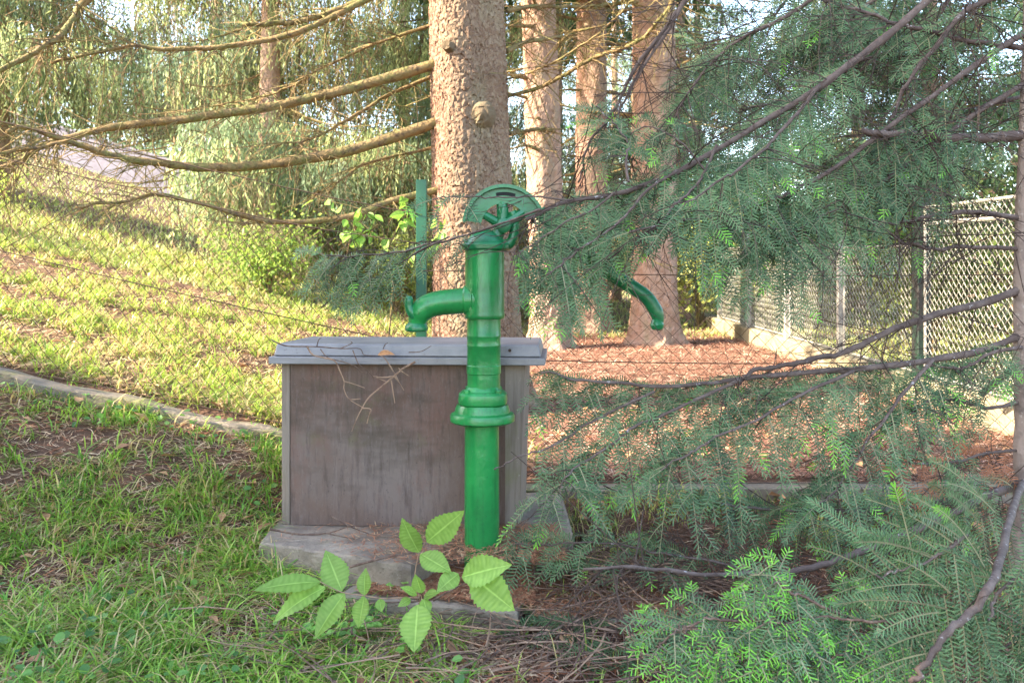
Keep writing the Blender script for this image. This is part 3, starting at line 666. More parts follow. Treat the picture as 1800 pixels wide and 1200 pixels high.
capo = obj('cap', g, M['paint2'], pump, 2)
for sx in (-36, 37):
    g = G(); lathe(g, L([(5.5, 431), (5.5, 423), (4, 421), (.1, 420.5)]), PX + (4 + sx * .92) / S, PD - .012, 6); obj('bolt', g, M['paint2'], capo)
def X3(px, py, dy=0): return np.array([(px - 900) / S, PD + dy, pz(py)])
# forked bracket carrying the lever
g = G(); q = resample([X3(872, 434), X3(888, 433), X3(899, 424), X3(904, 408), X3(905, 388), X3(900, 372)], 24); tube(g, q, np.interp(np.linspace(0, 1, 24), [0, .3, 1], [9 / S, 9.5 / S, 8 / S]), 14)
obj('fork_arm', g, M['paint2'], capo, 2)
g = G(); q = resample([X3(868, 425, -.01), X3(877, 408, -.01), X3(883, 390, -.01), X3(886, 365, -.01)], 14); tube(g, q, [14 / S, 11 / S, 9.5 / S, 8 / S], 14); obj('fork_arm', g, M['paint2'], capo, 2)
# lever: crescent head with rim, rib and spokes, arm and curled grip
lever = G(); C = (886, 398); 
def arcpl(g, r0, r1, a0, a1, y0, y1, n=40, cx=C[0], cy=C[1], r0b=None):
    th = np.radians(np.linspace(a0, a1, n)); ra = np.full(n, r0, float) if r0b is None else r0 + (r0b - r0) * np.sin(np.linspace(0, np.pi, n)); V = []
    for y in (y0, y1):
        for rr in (ra, np.full(n, r1)):
            V.append(np.stack([(cx + rr * np.cos(th) - 900) / S, np.full(n, PD + y), np.array([pz(cy - r_ * math.sin(t_)) for r_, t_ in zip(rr, th)])], 1))
    V = np.concatenate(V); i = np.arange(n - 1); A, B, C_, D = 0, n, 2 * n, 3 * n
    f = [np.stack([A + i, A + i + 1, B + i + 1, B + i], 1), np.stack([C_ + i, D + i, D + i + 1, C_ + i + 1], 1), np.stack([B + i, B + i + 1, D + i + 1, D + i], 1), np.stack([A + i, C_ + i, C_ + i + 1, A + i + 1], 1),
         np.array([[A, B, D, C_], [A + n - 1, C_ + n - 1, D + n - 1, B + n - 1]])]
    g.add(V, f)
arcpl(lever, 44, 71, 172, 18, -.008, .008)                # web of the crescent
ho = obj('lever_head', lever, M['paint2'], pump)
g = G(); arcpl(g, 54, 60, 104, 70, -.0105, -.0085, 14); obj('slot', g, M['darkslot'], ho)  # thin dark plate laid on the web as the opening's shade; nothing is cut
g = G(); arcpl(g, 67, 73, 174, 14, -.028, .024, 50); obj('rim', g, M['paint2'], ho)
g = G(); arcpl(g, 40, 46, 172, 18, -.018, .018, 50); obj('rib', g, M['paint2'], ho)
for (a, wd) in ((150, 9), (95, 12), (35, 12)):
    g = G(); p0 = X3(C[0] + 8 * math.cos(R(a)), C[1] - 8 * math.sin(R(a))); p1 = X3(C[0] + 43 * math.cos(R(a)), C[1] - 43 * math.sin(R(a)))
    tube(g, resample([p0, p1], 8), np.linspace(wd / S, wd * .8 / S, 8), 10); obj('spoke', g, M['paint2'], ho, 2)
g = G(); th = np.linspace(0, 2 * np.pi, 24, endpoint=False)
q = np.array([X3(*C, -.045), X3(*C, -.04), X3(*C, .04), X3(*C, .045)]); tube(g, q, [8 / S, 13 / S, 13 / S, 8 / S], 20); obj('hub', g, M['paint2'], ho, 2)
g = G(); q = resample([X3(948, 372), X3(962, 385), X3(990, 412), X3(1040, 456), X3(1085, 489), X3(1112, 505), X3(1136, 522), X3(1152, 545), X3(1157, 562), X3(1156, 575)], 60)
tube(g, q, np.interp(np.linspace(0, 1, 60), [0, .1, .6, .8, .93, .97, 1], [12 / S, 13 / S, 12.5 / S, 12.5 / S, 9 / S, 11 / S, 9 / S]), 16, sq=.9); hd = obj('handle', g, M['paint2'], pump, 2)
g = G(); q = resample([X3(1156, 558), X3(1155, 564), X3(1155, 571), X3(1156, 578), X3(1156, 581)], 9); tube(g, q, [6 / S, 10 / S, 12.5 / S, 10 / S, 3 / S], 16); obj('grip_knob', g, M['paint2'], hd, 2)
# spout
g = G(); q = resample([X3(850, 528), X3(820, 528), X3(795, 530), X3(770, 533), X3(751, 539), X3(739, 549), X3(734, 562), X3(732, 574)], 50)
tube(g, q, np.interp(np.linspace(0, 1, 50), [0, .25, .5, .66, .76, .88, 1], [23 / S, 22.5 / S, 21.5 / S, 21 / S, 20 / S, 16 / S, 14.5 / S]), 28)
sp = obj('spout', g, M['paint'], pump, 2)
g = G(); q = np.array([X3(844, 528), X3(838, 528), X3(836, 528), X3(829, 527.5), X3(826, 527.5), X3(817, 527), X3(814, 527)]); tube(g, q, np.array([31, 30, 28, 27.5, 27, 26, 22.5]) / S, 32); obj('spout_collar', g, M['paint'], sp, 2)
g = G(); q = np.array([X3(838, 528), X3(836, 528), X3(831, 528), X3(829, 528)]); tube(g, q, np.array([27, 30.5, 30.5, 27]) / S, 32); obj('spout_ring', g, M['paint'], sp, 2)
g = G(); lathe(g, L([(14, 566), (17, 569), (19.5, 572), (20.5, 576), (20, 580), (17, 582.5), (13, 583), (12, 576)]), X3(732, 574)[0], PD, 32); obj('spout_lip', g, M['paint2'], sp, 2)
g = G(); q = resample([X3(736, 560, -.012), X3(726, 550, -.02), X3(720, 538, -.022), X3(720, 527, -.022), X3(720.5, 520, -.022)], 16); tube(g, q, np.array([11, 9, 7.5, 8, 5]) / S, 14); q = resample([X3(722, 546, -.02), X3(731, 541, -.02), X3(738, 533, -.02), X3(741, 525, -.02)], 12); tube(g, q, np.array([7, 6, 5.5, 4]) / S, 12)
obj('bucket_hook', g, M['paint2'], sp, 2)

# ------------------------------------------------------------------ fir sprays
DG0, DG1, LG0, LG1 = np.array([.009, .032, .012]), np.array([.130, .232, .098]), np.array([.085, .31, .028]), np.array([.20, .48, .055])
WOODM = None
def needled(gn, gw, p0, d, up, Ln, nl=.028, sp=.0043, droop=.15, tip=False, tipfrac=.35, dead=False, wd=.0029, rw=.002, colr=None):
    m = 7; s = np.linspace(0, 1, m)[:, None]
    q = p0 + d * Ln * s + np.array([0, 0, -1.]) * droop * Ln * s ** 2
    tube(gn, q, np.linspace(rw, rw * .5, m), 3, (.3, .13, .07) if dead else np.array([.21, .2, .115]) * rng.uniform(.7, 1.2), cap=False)
    n = max(6, int(Ln / sp)); t = np.linspace(.03, 1, n); side = np.where(np.arange(n) % 2 == 0, 1., -1.)
    u = t * (m - 1); i0 = np.minimum(u.astype(int), m - 2); fr = (u - i0)[:, None]; b = q[i0] * (1 - fr) + q[i0 + 1] * fr
    T = norm(q[i0 + 1] - q[i0]); sd_ = norm(np.cross(T, up)); U = norm(np.cross(sd_, T))
    roll = rng.normal(0, .2, n) + rng.normal(.15, .2)
    ang = np.radians(np.interp(t, [0, .85, 1], [74, 62, 16])) + rng.normal(0, .07, n)
    lat = sd_ * (side * np.cos(roll))[:, None] + U * np.sin(roll)[:, None]
    dn = norm(T * np.cos(ang)[:, None] + lat * np.sin(ang)[:, None])
    l = (nl * np.interp(t, [0, .1, .75, 1], [.7, 1, 1, .7]) * rng.uniform(.8, 1.15, n))[:, None]
    wv = norm(np.cross(dn, U)) * wd
    curve = -U * l * .08
    v = np.stack([b - wv * .55, b + dn * l * .93 - wv * .75 + curve, b + dn * l + wv * .3 + curve, b + wv * .75], 1).reshape(-1, 3)
    mx = rng.random((n, 1)); tw_ = .3 * rng.random() + .75 * TONE[0]; c = (DG0 + (DG1 - DG0) * np.clip(mx * .45 + tw_ * .75 - .08, 0, 1))
    if dead: c = np.array([.34, .13, .06]) * rng.uniform(.6, 1.25, (n, 1))
    elif colr is not None: c = colr[0] + (colr[1] - colr[0]) * mx
    if tip and not dead:
        k = np.clip((t - (1 - tipfrac)) / .12, 0, 1)[:, None]; lc = LG0 + (LG1 - LG0) * mx; c = c * (1 - k) + lc * k
    gn.add(v, np.arange(n * 4).reshape(-1, 4), np.repeat(c, 4, 0))
    return q
TONE = [.5]
KEEP = [(838, 322, 960, 374), (866, 394, 910, 446), (1078, 470, 1185, 605), (812, 445, 893, 960), (700, 500, 830, 600), (880, 640, 915, 900)]
def clear_of_pump(p0, d, L, droop):
    for t in (.25, .5, .75, 1.05):
        q = p0 + d * L * t + np.array([0, 0, -1.]) * droop * L * t * t; x = 900 + FPX * q[0] / q[1]; y = HZ + FPX * (CAMZ - q[2]) / q[1]
        if any(a < x < c and b < y < e for a, b, c, e in KEEP): return False
    return True
def frond(gn, gw, p0, d, up, L, ptip=.12, droop=.35, nl=.028, sp=.0043, pitch=.075, tl=.62, allnew=0, dead=0, wd=.0029):
    d = norm(np.asarray(d, float))
    if not clear_of_pump(p0, d, L, droop): return
    TONE[0] = rng.random() ** 1.2
    up = norm(up - d * (up @ d)); isd = rng.random() < dead
    q = needled(gn, gw, p0, d, up, L, nl, sp, droop, rng.random() < ptip + allnew, .3 + .4 * allnew, isd, wd, .0024)
    n = int(L / pitch); sd_ = np.cross(d, up)
    for k in range(n):
        t = (k + .6) / n * .9; u = t * 6; i = min(int(u), 5); p = q[i] + (q[i + 1] - q[i]) * (u - i); T = norm(q[i + 1] - q[i])
        s = 1 if k % 2 else -1
        l = L * tl * (1 - t) ** .7 * rng.uniform(.7, 1.15) + .03
        dd = norm(T * .75 + sd_ * s * .8 + up * rng.normal(0, .12))
        needled(gn, gw, p, dd, up, l, nl, sp, droop * .8, rng.random() < ptip + allnew, .4 + .5 * allnew, isd, wd)
FIRD = 3.2
fx = P(1806, 500, FIRD)[0]
fir = thing('silver_fir', 'young fir with slender trunk at the right edge, sprays hanging before the pump', 'tree', (fx, FIRD, g1(fx, FIRD)))
g = G(); zb = g1(fx, FIRD); q = resample([(fx - .02, FIRD, zb - .15), (fx - .0, FIRD, .45), (fx - .01, FIRD, 1.2), (fx + .02, FIRD, 2.2), (fx, FIRD, 3.4), (fx, FIRD, 5.2)], 50)
tube(g, q, np.interp(np.linspace(0, 1, 50), [0, .05, .3, 1], [.075, .055, .043, .02]), 16, knob=.06); obj('trunk', g, M['firtrunk'], fir, smooth=True)
def fir_branch(pts, d0, d1, r0, r1, nf, Lf, ptip=.12, t0=.15, t1=1., down=.5, twigs=14, twL=.35, mt='greybark', pitch=.075, dead=0, allnew=0, spread=.8, nl=.028, sp=.0043, up=(0, -.75, .6), wd=.0029, label=None, Lpow=0, sides='both', fdroop=.35, back=0):
    q3 = np.array([P(a, b_, c_) for (a, b_), c_ in zip(pts, d0)]) if isinstance(d0, list) else PP(pts, d0, d1)
    gg = G(); q = wood(gg, q3, r0 * .86, r1 * .9, 48, 9, .14, .0045)
    b = obj('branch', gg, M[mt], fir, smooth=True)
    if label: b['label'] = label
    gn = G(); gw = G(); T = norm(np.gradient(q, axis=0)); up = norm(np.array(up, float)); bk = np.array([0, back, 0])
    nf = int(nf * .96)
    for k in range(nf):
        t = t0 + (t1 - t0) * (k + rng.random() * .6) / nf; i = min(int(t * 47), 46); s = 1 if k % 2 else -1
        sd_ = norm(np.cross(T[i], up))
        d = T[i] * .7 + sd_ * s * spread * rng.uniform(.6, 1.1) + np.array([0, 0, -down * rng.uniform(.5, 1.3)]) + rng.normal(0, .1, 3)
        frond(gn, gw, q[i] + bk * rng.random(), d, up + rng.normal(0, .2, 3), Lf * rng.uniform(.55, 1.1) * (1 - .5 * t * Lpow), ptip, fdroop, nl, sp, pitch, .42, allnew, dead, wd)
    if t1 >= 1: frond(gn, gw, q[-1], T[-1], up, Lf * .7, ptip, .2, nl, sp, pitch, .42, allnew, dead, wd)
    if nf: obj('needles', gn, M['needle'], b, kind='stuff')
    if twigs: side_twigs(gw, q, int(twigs * 1.7), twL * 1.15, .0028, .8, 3, .2, 2, .05)
    if gw.v: obj('twig', gw, M['darktwig'], b, kind='stuff')
    return q
rng = np.random.default_rng(21)
# upper limb crossing in front of the pump head
fir_branch([(1795, -120), (1680, -40), (1560, 62), (1440, 150), (1290, 240), (1180, 305), (1080, 338), (985, 356), (930, 374)], 3.2, 2.86, .021, .006, 60, .30, .10, .32, .96, .55, 30, .5, label='long upper limb reaching left across the pump head', Lpow=.2, spread=1.0)
fir_branch([(950, 368), (900, 386), (830, 408), (760, 424), (690, 440), (620, 450), (565, 456)], 2.87, 3.2, .006, .003, 22, .19, .05, .38, 1, .5, 4, .2, fdroop=.25)
fir_branch([(1190, 300), (1140, 335), (1080, 400), (1020, 450), (970, 490)], 2.95, 2.78, .007, .003, 26, .27, .12, .1, 1, .75, 4, .25)
fir_branch([(1080, 338), (1040, 370), (990, 400), (940, 440), (905, 470)], 2.9, 2.8, .005, .002, 16, .19, .1, .15, 1, .6, 2, .2)
fir_branch([(1260, 255), (1230, 310), (1190, 350), (1150, 385), (1110, 410)], 2.98, 2.8, .007, .003, 20, .22, .1, .1, 1, .85, 4, .25)
fir_branch([(1440, 150), (1370, 235), (1290, 300), (1200, 350)], 3.02, 2.75, .009, .003, 26, .30, .16, .1, 1, .95, 6, .3)
fir_branch([(1797, 60), (1690, 130), (1560, 220), (1450, 300), (1350, 345), (1250, 370), (1130, 395)], 3.2, 2.75, .014, .004, 44, .30, .12, .22, 1, .9, 18, .45)
fir_branch([(1797, 150), (1700, 210), (1600, 285), (1510, 340), (1420, 390), (1330, 430)], 3.2, 2.95, .013, .004, 34, .28, .10, .2, 1, .8, 16, .45)
fir_branch([(1000, 352), (930, 348), (850, 352), (780, 356)], 2.82, 2.74, .004, .002, 8, .13, .5, .2, 1, .2, 0)
fir_branch([(790, 416), (740, 440), (690, 470), (640, 500), (590, 512)], 2.95, 3.15, .004, .002, 12, .16, .05, .25, 1, .3, 3, .2)
# bare dark limbs
fir_branch([(1797, 238), (1720, 244), (1650, 244), (1580, 242), (1505, 236)], 3.2, 3.05, .026, .014, 10, .2, .25, .1, .8, .2, 14, .5)
fir_branch([(1797, 384), (1720, 372), (1650, 375), (1580, 388), (1515, 400)], 3.2, 3.0, .014, .005, 0, .2, 0, .1, 1, .2, 16, .45)
fir_branch([(1797, 438), (1720, 434), (1650, 438), (1600, 440), (1560, 425)], 3.2, 3.1, .011, .005, 0, .2, 0, .1, 1, .2, 10, .4)
fir_branch([(1797, 508), (1720, 535), (1640, 552), (1560, 580), (1480, 612), (1400, 632), (1335, 650), (1300, 668)], 3.2, 3.0, .019, .008, 0, .2, 0, .1, 1, .2, 16, .4)
fir_branch([(1797, -20), (1700, 20), (1640, 90), (1590, 170), (1560, 250), (1500, 330)], 3.2, 3.1, .015, .005, 10, .22, .1, .1, 1, .4, 26, .6)
fir_branch([(1797, 85), (1700, 70), (1600, 45), (1500, 10), (1420, -30)], 3.2, 3.3, .014, .006, 26, .26, .1, .1, 1, .3, 26, .6)
fir_branch([(1330, -60), (1230, -20), (1170, 50), (1110, 120), (1070, 190), (1030, 250), (1005, 320)], 3.1, 3.2, .014, .004, 0, .2, 0, .1, 1, .2, 14, .45)
fir_branch([(1220, -30), (1170, 60), (1120, 140), (1098, 200), (1095, 270)], 3.1, 3.1, .009, .004, 0, .2, 0, .1, 1, .2, 8, .4)
fir_branch([(1105, 320), (1095, 270), (1090, 245), (1040, 190)], 2.9, 3.0, .006, .003, 12, .17, .2, .3, 1, .2, 2, .2)
fir_branch([(1240, 300), (1195, 250), (1130, 220), (1080, 240), (1040, 265)], 2.95, 3.05, .005, .002, 12, .16, .25, .2, 1, .1, 2, .2)
fir_branch([(1500, -60), (1400, 20), (1300, 70), (1230, 130), (1180, 220)], 3.3, 3.4, .012, .004, 28, .25, .05, .1, 1, .5, 24, .6)
fir_branch([(1700, -60), (1620, 60), (1480, 120), (1380, 170), (1290, 190)], 3.5, 3.5, .012, .004, 34, .28, .05, .1, 1, .5, 20, .6)
fir_branch([(1797, -160), (1600, -40), (1480, 40), (1400, 90), (1330, 100)], 3.4, 3.7, .012, .004, 30, .28, .05, .2, 1, .4, 20, .6)
fir_branch([(1440, -90), (1390, -10), (1350, 40), (1300, 70), (1240, 80)], 3.5, 3.8, .008, .003, 26, .26, .05, .1, 1, .35, 12, .5)
fir_branch([(1560, -90), (1480, 0), (1430, 60), (1370, 110), (1320, 160)], 3.6, 3.8, .008, .003, 26, .26, .05, .1, 1, .35, 12, .5)
fir_branch([(1797, 170), (1730, 190), (1690, 240), (1640, 290), (1600, 350)], 3.3, 3.2, .012, .004, 16, .25, .15, .1, 1, .6, 12, .5)
# lower fans right of the box
fir_branch([(1797, 588), (1720, 618), (1600, 640), (1480, 652), (1340, 664), (1230, 680), (1130, 688), (1040, 678), (970, 665)], 3.2, 2.85, .018, .004, 46, .27, .2, .25, 1, .3, 12, .35, up=(0, -.5, .85), fdroop=.55, spread=1.0, label='lower limb carrying a wide fan of sprays right of the box', Lpow=.35)
fir_branch([(1500, 652), (1420, 690), (1330, 740), (1240, 790), (1160, 830)], 2.98, 2.7, .008, .003, 26, .26, .2, .05, 1, .22, 4, .3, up=(0, -.55, .8), fdroop=.5, spread=1.0)
fir_branch([(1300, 668), (1200, 715), (1100, 765), (1020, 820), (970, 870)], 2.92, 2.66, .008, .003, 28, .24, .12, .05, 1, .22, 4, .3, up=(0, -.55, .8), fdroop=.5, spread=1.0)
fir_branch([(1150, 688), (1080, 720), (1010, 755), (950, 790), (895, 815)], 2.86, 2.72, .006, .0025, 16, .16, .15, .05, 1, .22, 0, up=(0, -.55, .8), fdroop=.5, spread=1.0)
fir_branch([(1640, 632), (1590, 690), (1540, 760), (1490, 830), (1440, 880)], 3.05, 2.75, .009, .003, 26, .26, .15, .05, 1, .22, 6, .3, up=(0, -.55, .8), fdroop=.5, spread=1.0)
fir_branch([(1797, 610), (1740, 620), (1690, 640), (1640, 640)], 3.15, 3.1, .01, .004, 16, .2, .45, .1, 1, .3, 4, .3)
fir_branch([(1797, 705), (1740, 715), (1690, 700), (1620, 690), (1590, 700)], 3.2, 3.05, .01, .003, 10, .16, .2, .3, 1, .3, 10, .3)
fir_branch([(1797, 790), (1720, 800), (1640, 830), (1560, 850)], 3.2, 3.1, .008, .003, 14, .17, 0, .1, 1, .3, 8, .3, dead=.75, label='limb with rust red dead sprays')
fir_branch([(1797, 848), (1720, 868), (1640, 884), (1540, 896), (1440, 896), (1330, 888), (1250, 880)], 3.2, 2.95, .014, .004, 26, .22, .08, .3, 1, .4, 12, .4)
fir_branch([(1797, 850), (1740, 870), (1690, 895), (1600, 935), (1520, 962), (1450, 985), (1380, 1000), (1320, 1012), (1220, 1018), (1130, 1012), (1050, 1022)], [3.2, 3.05, 2.9, 2.75, 2.65, 2.58, 2.53, 2.48, 2.43, 2.4, 2.4], 0, .019, .005, 8, .2, .2, .1, .4, .3, 16, .5, label='low grey limb spotted with pale lichen')
fir_branch([(1330, 1008), (1250, 985), (1180, 975), (1090, 960), (960, 950), (880, 940)], 2.75, 2.75, .006, .002, 16, .16, .05, .3, 1, .2, 8, .35)
# foreground limb and its fronds
rng = np.random.default_rng(33)
fir_branch([(1798, 848), (1776, 900), (1754, 965), (1738, 1020), (1705, 1075), (1660, 1118), (1625, 1160), (1600, 1215)], [3.15, 2.6, 2.2, 1.98, 1.9, 1.86, 1.83, 1.8], 0, .0155, .007, 60, .33, .06, .03, .98, .62, 2, .2, label='knobbly foreground limb with flat fronds on both sides', spread=1.35, nl=.024, sp=.0048, up=(.05, -1, .2), fdroop=.22, pitch=1, wd=.0025, back=.22)
for (pts, n, L_) in (([(1650, 1115), (1560, 1095), (1470, 1085), (1390, 1080), (1310, 1084)], 18, .17), ([(1600, 1195), (1500, 1190), (1400, 1170), (1290, 1155), (1200, 1135)], 20, .17),
                ([(1500, 1088), (1430, 1060), (1370, 1035), (1310, 1018)], 12, .12), ([(1420, 1075), (1340, 1085), (1260, 1075), (1190, 1085), (1160, 1105)], 16, .14),
                ([(1520, 1195), (1420, 1210), (1330, 1200), (1240, 1200)], 14, .16), ([(1640, 1140), (1560, 1150), (1480, 1140), (1420, 1150)], 14, .15)):
    fir_branch(pts, 2.02, 1.95, .005, .002, n, L_, .55, .1, 1, .12, 0, spread=.9, allnew=.25, up=(0, -.55, .8), mt='deadtwig', fdroop=.2, pitch=.034, nl=.021, sp=.0044, wd=.0023)
for (pts) in ([(1800, 1000), (1740, 1060), (1700, 1130)], [(1810, 1090), (1760, 1150), (1720, 1215)], [(1700, 940), (1640, 985), (1560, 1020)], [(1800, 900), (1850, 960), (1880, 1050)]):
    fir_branch(pts, 2.1, 2.0, .006, .003, 22, .28, .05, .05, 1, .1, 0, spread=1.3, up=(.05, -1, .2), fdroop=.2, pitch=1, nl=.024, sp=.0048, wd=.0024)

# fallen sprays and twigs on the ground
rng = np.random.default_rng(5)
for k, (px, py, dx, dy, lab) in enumerate(((935, 985, 1, .1, 'fallen dark fir spray lying against the pump foot'), (1010, 1000, .8, .5, 'fallen fir spray on the twig heap right of the pump'), (1040, 1075, -1, .3, 'fallen fir spray draped on the mossy slab'), (960, 950, .6, .8, 'fallen fir spray in the shade at the box corner'), (1100, 1130, -.8, -.3, 'fallen fir spray lowest before the twig heap'))):
    p = Pg(px, py, .05); t = thing('fallen_fir_spray', lab, 'fir spray', p, 'fallen fir sprays'); gn = G(); gw = G()
    for m in range(6):
        d = np.array([dx, dy, .12]) + rng.normal(0, .5, 3) * [1, 1, .25]
        frond(gn, gw, p + rng.normal(0, .06, 3) * [1, 1, .2], d, np.array([0, -.3, 1.]), rng.uniform(.15, .28), .12, .35)
    obj('needles', gn, M['needle'], t, kind='stuff')
def sticks(name, label, cat, paths, r, m, group=None, d=None, lift=.02, sub=4):
    gg = G(); first = None
    for pi, pts in enumerate(paths):
        q3 = np.array([P(a, b, d) for a, b in pts]) if d else np.array([Pg(a, b, lift) for a, b in pts])
        q = resample(q3, max(10, 5 * len(pts))); tube(gg, q, np.linspace(r * (1 if pi == 0 else .7), r * .35, len(q)), 5, knob=.1)
        if sub and not d: side_twigs(gg, q, sub, .14, r * .4, .7, 3, 0, 0)
    return tag(obj(name, gg, M[m]), label, cat, group)
def c3(l): return [(460 + a / 6, 570 + b / 6) for a, b in l]
def c5(l): return [(400 + a / 3.214, 880 + b / 3.214) for a, b in l]
sticks('dry_twig', 'pale forked dry twig hanging slantwise over the brown box front', 'twig', [c3(l) for l in (
 [(1620, 395), (1500, 460), (1390, 550), (1260, 660), (1130, 770), (1060, 880), (1000, 1000), (950, 1125)], [(1390, 550), (1260, 560), (1180, 548), (1310, 602)], [(1440, 600), (1390, 500), (1300, 360), (1250, 330)], [(1390, 540), (1440, 600), (1500, 695)], [(1365, 590), (1380, 680), (1405, 830)], [(1060, 880), (1150, 895), (1130, 960), (1110, 1045)], [(1440, 460), (1490, 505), (1555, 545)])], .0046, 'paletwig', 'dry twigs on the lid', 3.15)
sticks('dry_twig', 'reddish zigzag dry twig hanging from the left half of the lid', 'twig', [c3(l) for l in (
 [(480, 235), (540, 320), (650, 350), (770, 385), (820, 480), (868, 600), (868, 680), (920, 785), (1060, 872)], [(868, 600), (960, 625), (1085, 668)], [(920, 785), (975, 790), (1040, 782)])], .004, 'paletwig', 'dry twigs on the lid', 3.165)
sticks('dry_twig', 'dark thin twig lying along the front edge of the lid', 'twig', [c3(l) for l in (
 [(100, 160), (190, 205), (300, 230), (580, 235), (840, 255), (1030, 255), (1080, 320), (1200, 328)], [(580, 235), (600, 165), (630, 140)], [(960, 270), (1010, 395), (1040, 435), (1150, 520), (1195, 605)], [(620, 260), (700, 350), (880, 400), (1000, 450), (1030, 490), (1105, 518)], [(830, 255), (950, 200), (940, 180)], [(1280, 260), (1300, 215), (1330, 195)], [(1550, 295), (1680, 285), (1790, 225)])], .0034, 'deadtwig', 'dry twigs on the lid', 3.175)
sticks('dry_twig', 'long stick lying on the ground in front of the step slab', 'twig', [c5(l) for l in ([(540, 890), (640, 850), (800, 812), (1000, 815), (1250, 845), (1500, 892)], [(800, 808), (860, 775), (920, 738)])], .006, 'deadtwig', 'fallen twigs around the pump', None)
sticks('dry_twig', 'thin stick in the grass left of the pale leaves', 'twig', [c5([(0, 470), (130, 560), (250, 620), (400, 690), (560, 780)])], .0045, 'deadtwig', 'fallen twigs around the pump', None)
sticks('dry_twig', 'bent twig lying on the plinth against the box foot', 'twig', [c5(l) for l in ([(240, 158), (400, 187), (560, 182), (700, 142), (790, 152)], [(580, 82), (690, 142), (830, 192), (980, 212)], [(560, 182), (640, 200), (720, 215)])], .0045, 'deadtwig', 'fallen twigs around the pump', 3.1)
sticks('dry_twig', 'dark twig slanting across the corner of the plinth', 'twig', [c5([(690, 372), (880, 322), (1060, 290)])], .005, 'deadtwig', 'fallen twigs around the pump', 2.86)
sticks('dry_twig', 'straight reddish twig under the right pair of pale leaves', 'twig', [c5([(1160, 560), (1260, 505), (1360, 455)])], .005, 'deadtwig', 'fallen twigs around the pump', 2.66)
sticks('dry_twig', 'pale stick at the lower edge below the mossy slab', 'twig', [c5([(1440, 960), (1560, 890), (1700, 805), (1830, 745)])], .0055, 'paletwig', 'fallen twigs around the pump', None)
sticks('dry_twig', 'slim pale stick leading right from the lower edge to the bright fronds', 'twig', [[(860, 1180), (940, 1160), (1040, 1120), (1130, 1100)]], .005, 'paletwig', 'fallen twigs around the pump', None)
g = G(); gpale = G(); n = 620   # heap of small dead twigs
xx = np.concatenate([rng.normal(.40, .32, 400), rng.uniform(-.9, 1.4, 220)]); yy = np.concatenate([rng.normal(2.86, .25, 400), rng.uniform(2.1, 2.75, 220)])
for k in range(n):
    a = rng.uniform(0, 6.28); l = rng.uniform(.12, .6); m = 7; s = np.linspace(-.5, .5, m)
    bend = rng.normal(0, .35); x = xx[k] + np.cos(a) * l * s - np.sin(a) * bend * l * s * s; y = yy[k] + np.sin(a) * l * s + np.cos(a) * bend * l * s * s
    z = ground(x, y) + .012 + rng.random() * .07 + .25 * l * rng.normal(0, .35) * s + rng.uniform(0, .15) * l * (.25 - s * s)
    z = np.maximum(z, ground(x, y) + .004)
    tube(gpale if k % 3 == 0 else g, np.stack([x, y, z], 1), np.linspace(.0028, .0011, m) * rng.uniform(.45, 1.3), 4, cap=False)
obj('twig_litter', g, M['deadtwig'], kind='stuff'); obj('twig_litter', gpale, M['paletwig'], kind='stuff')
# dead leaf on the lid
def leafmesh(g, base, tip, width, nrm, curl=.12, serr=.07, n=16, c0=(.3, .5, .08), c1=(.4, .6, .12), fold=.18, shape=.85, twist=0):
    base = np.asarray(base, float); tip = np.asarray(tip, float); L_ = np.linalg.norm(tip - base); T = (tip - base) / L_
    nrm = norm(nrm - T * (nrm @ T)); sd_ = np.cross(T, nrm)
    t = np.linspace(0, 1, n + 1); prof = np.sin(np.pi * t ** shape) ** .9 * (1 - .28 * t ** 2) * 1.08; prof[-1] = 0; prof[0] = .03
    w_ = prof * width / 2; se = 1 + serr * np.where(np.arange(n + 1) % 2 == 0, 1, -1); mid = base + T * (t * L_)[:, None] + nrm * (curl * L_ * (t - t * t * 1.6))[:, None]
    rip = .018 * width * np.sin(t * 38)
    Lf = mid + sd_ * (w_ * se)[:, None] + nrm * (w_ * fold + rip)[:, None]; Rt = mid - sd_ * (w_ * se)[:, None] + nrm * (w_ * fold - rip)[:, None]
    def colm(k, sg): return mid + sd_ * (w_ * k * sg * (se if k == 1 else 1))[:, None] + nrm * (w_ * fold * k * k + rip * k * sg)[:, None]
    V = np.concatenate([colm(1, 1), colm(.55, 1), colm(.09, 1), mid - nrm * .0008, colm(.09, -1), colm(.55, -1), colm(1, -1)]); m = n + 1; i = np.arange(n); F = []
    for k in range(6): F.append(np.stack([k * m + i, k * m + i + 1, (k + 1) * m + i + 1, (k + 1) * m + i], 1))
    c0 = np.array(c0); c1 = np.array(c1); tt = rng.random((len(V), 1)) * .5
    cc = c0 + (c1 - c0) * tt; cc[3 * m:4 * m] = c1 * 1.25; vein = (np.arange(m) % 2 == 0)
    for k in (1, 5): cc[k * m:(k + 1) * m][vein] = c0 * .45 + c1 * .62
    cc = cc * (1 + .35 * (fbm(V[:, 0] * 30 + V[:, 1] * 20, V[:, 2] * 30)[:, None] - .5))
    g.add(V, F, cc)
g = G(); leafmesh(g, P(664, 624, 3.17), P(694, 621, 3.17), .032, np.array([0, -.6, .8]), .2, .04, 10, fold=.5); o = obj('dead_leaf', g, M['deadleaf']); tag(o, 'curled orange dead leaf lying on the lid edge', 'leaf')

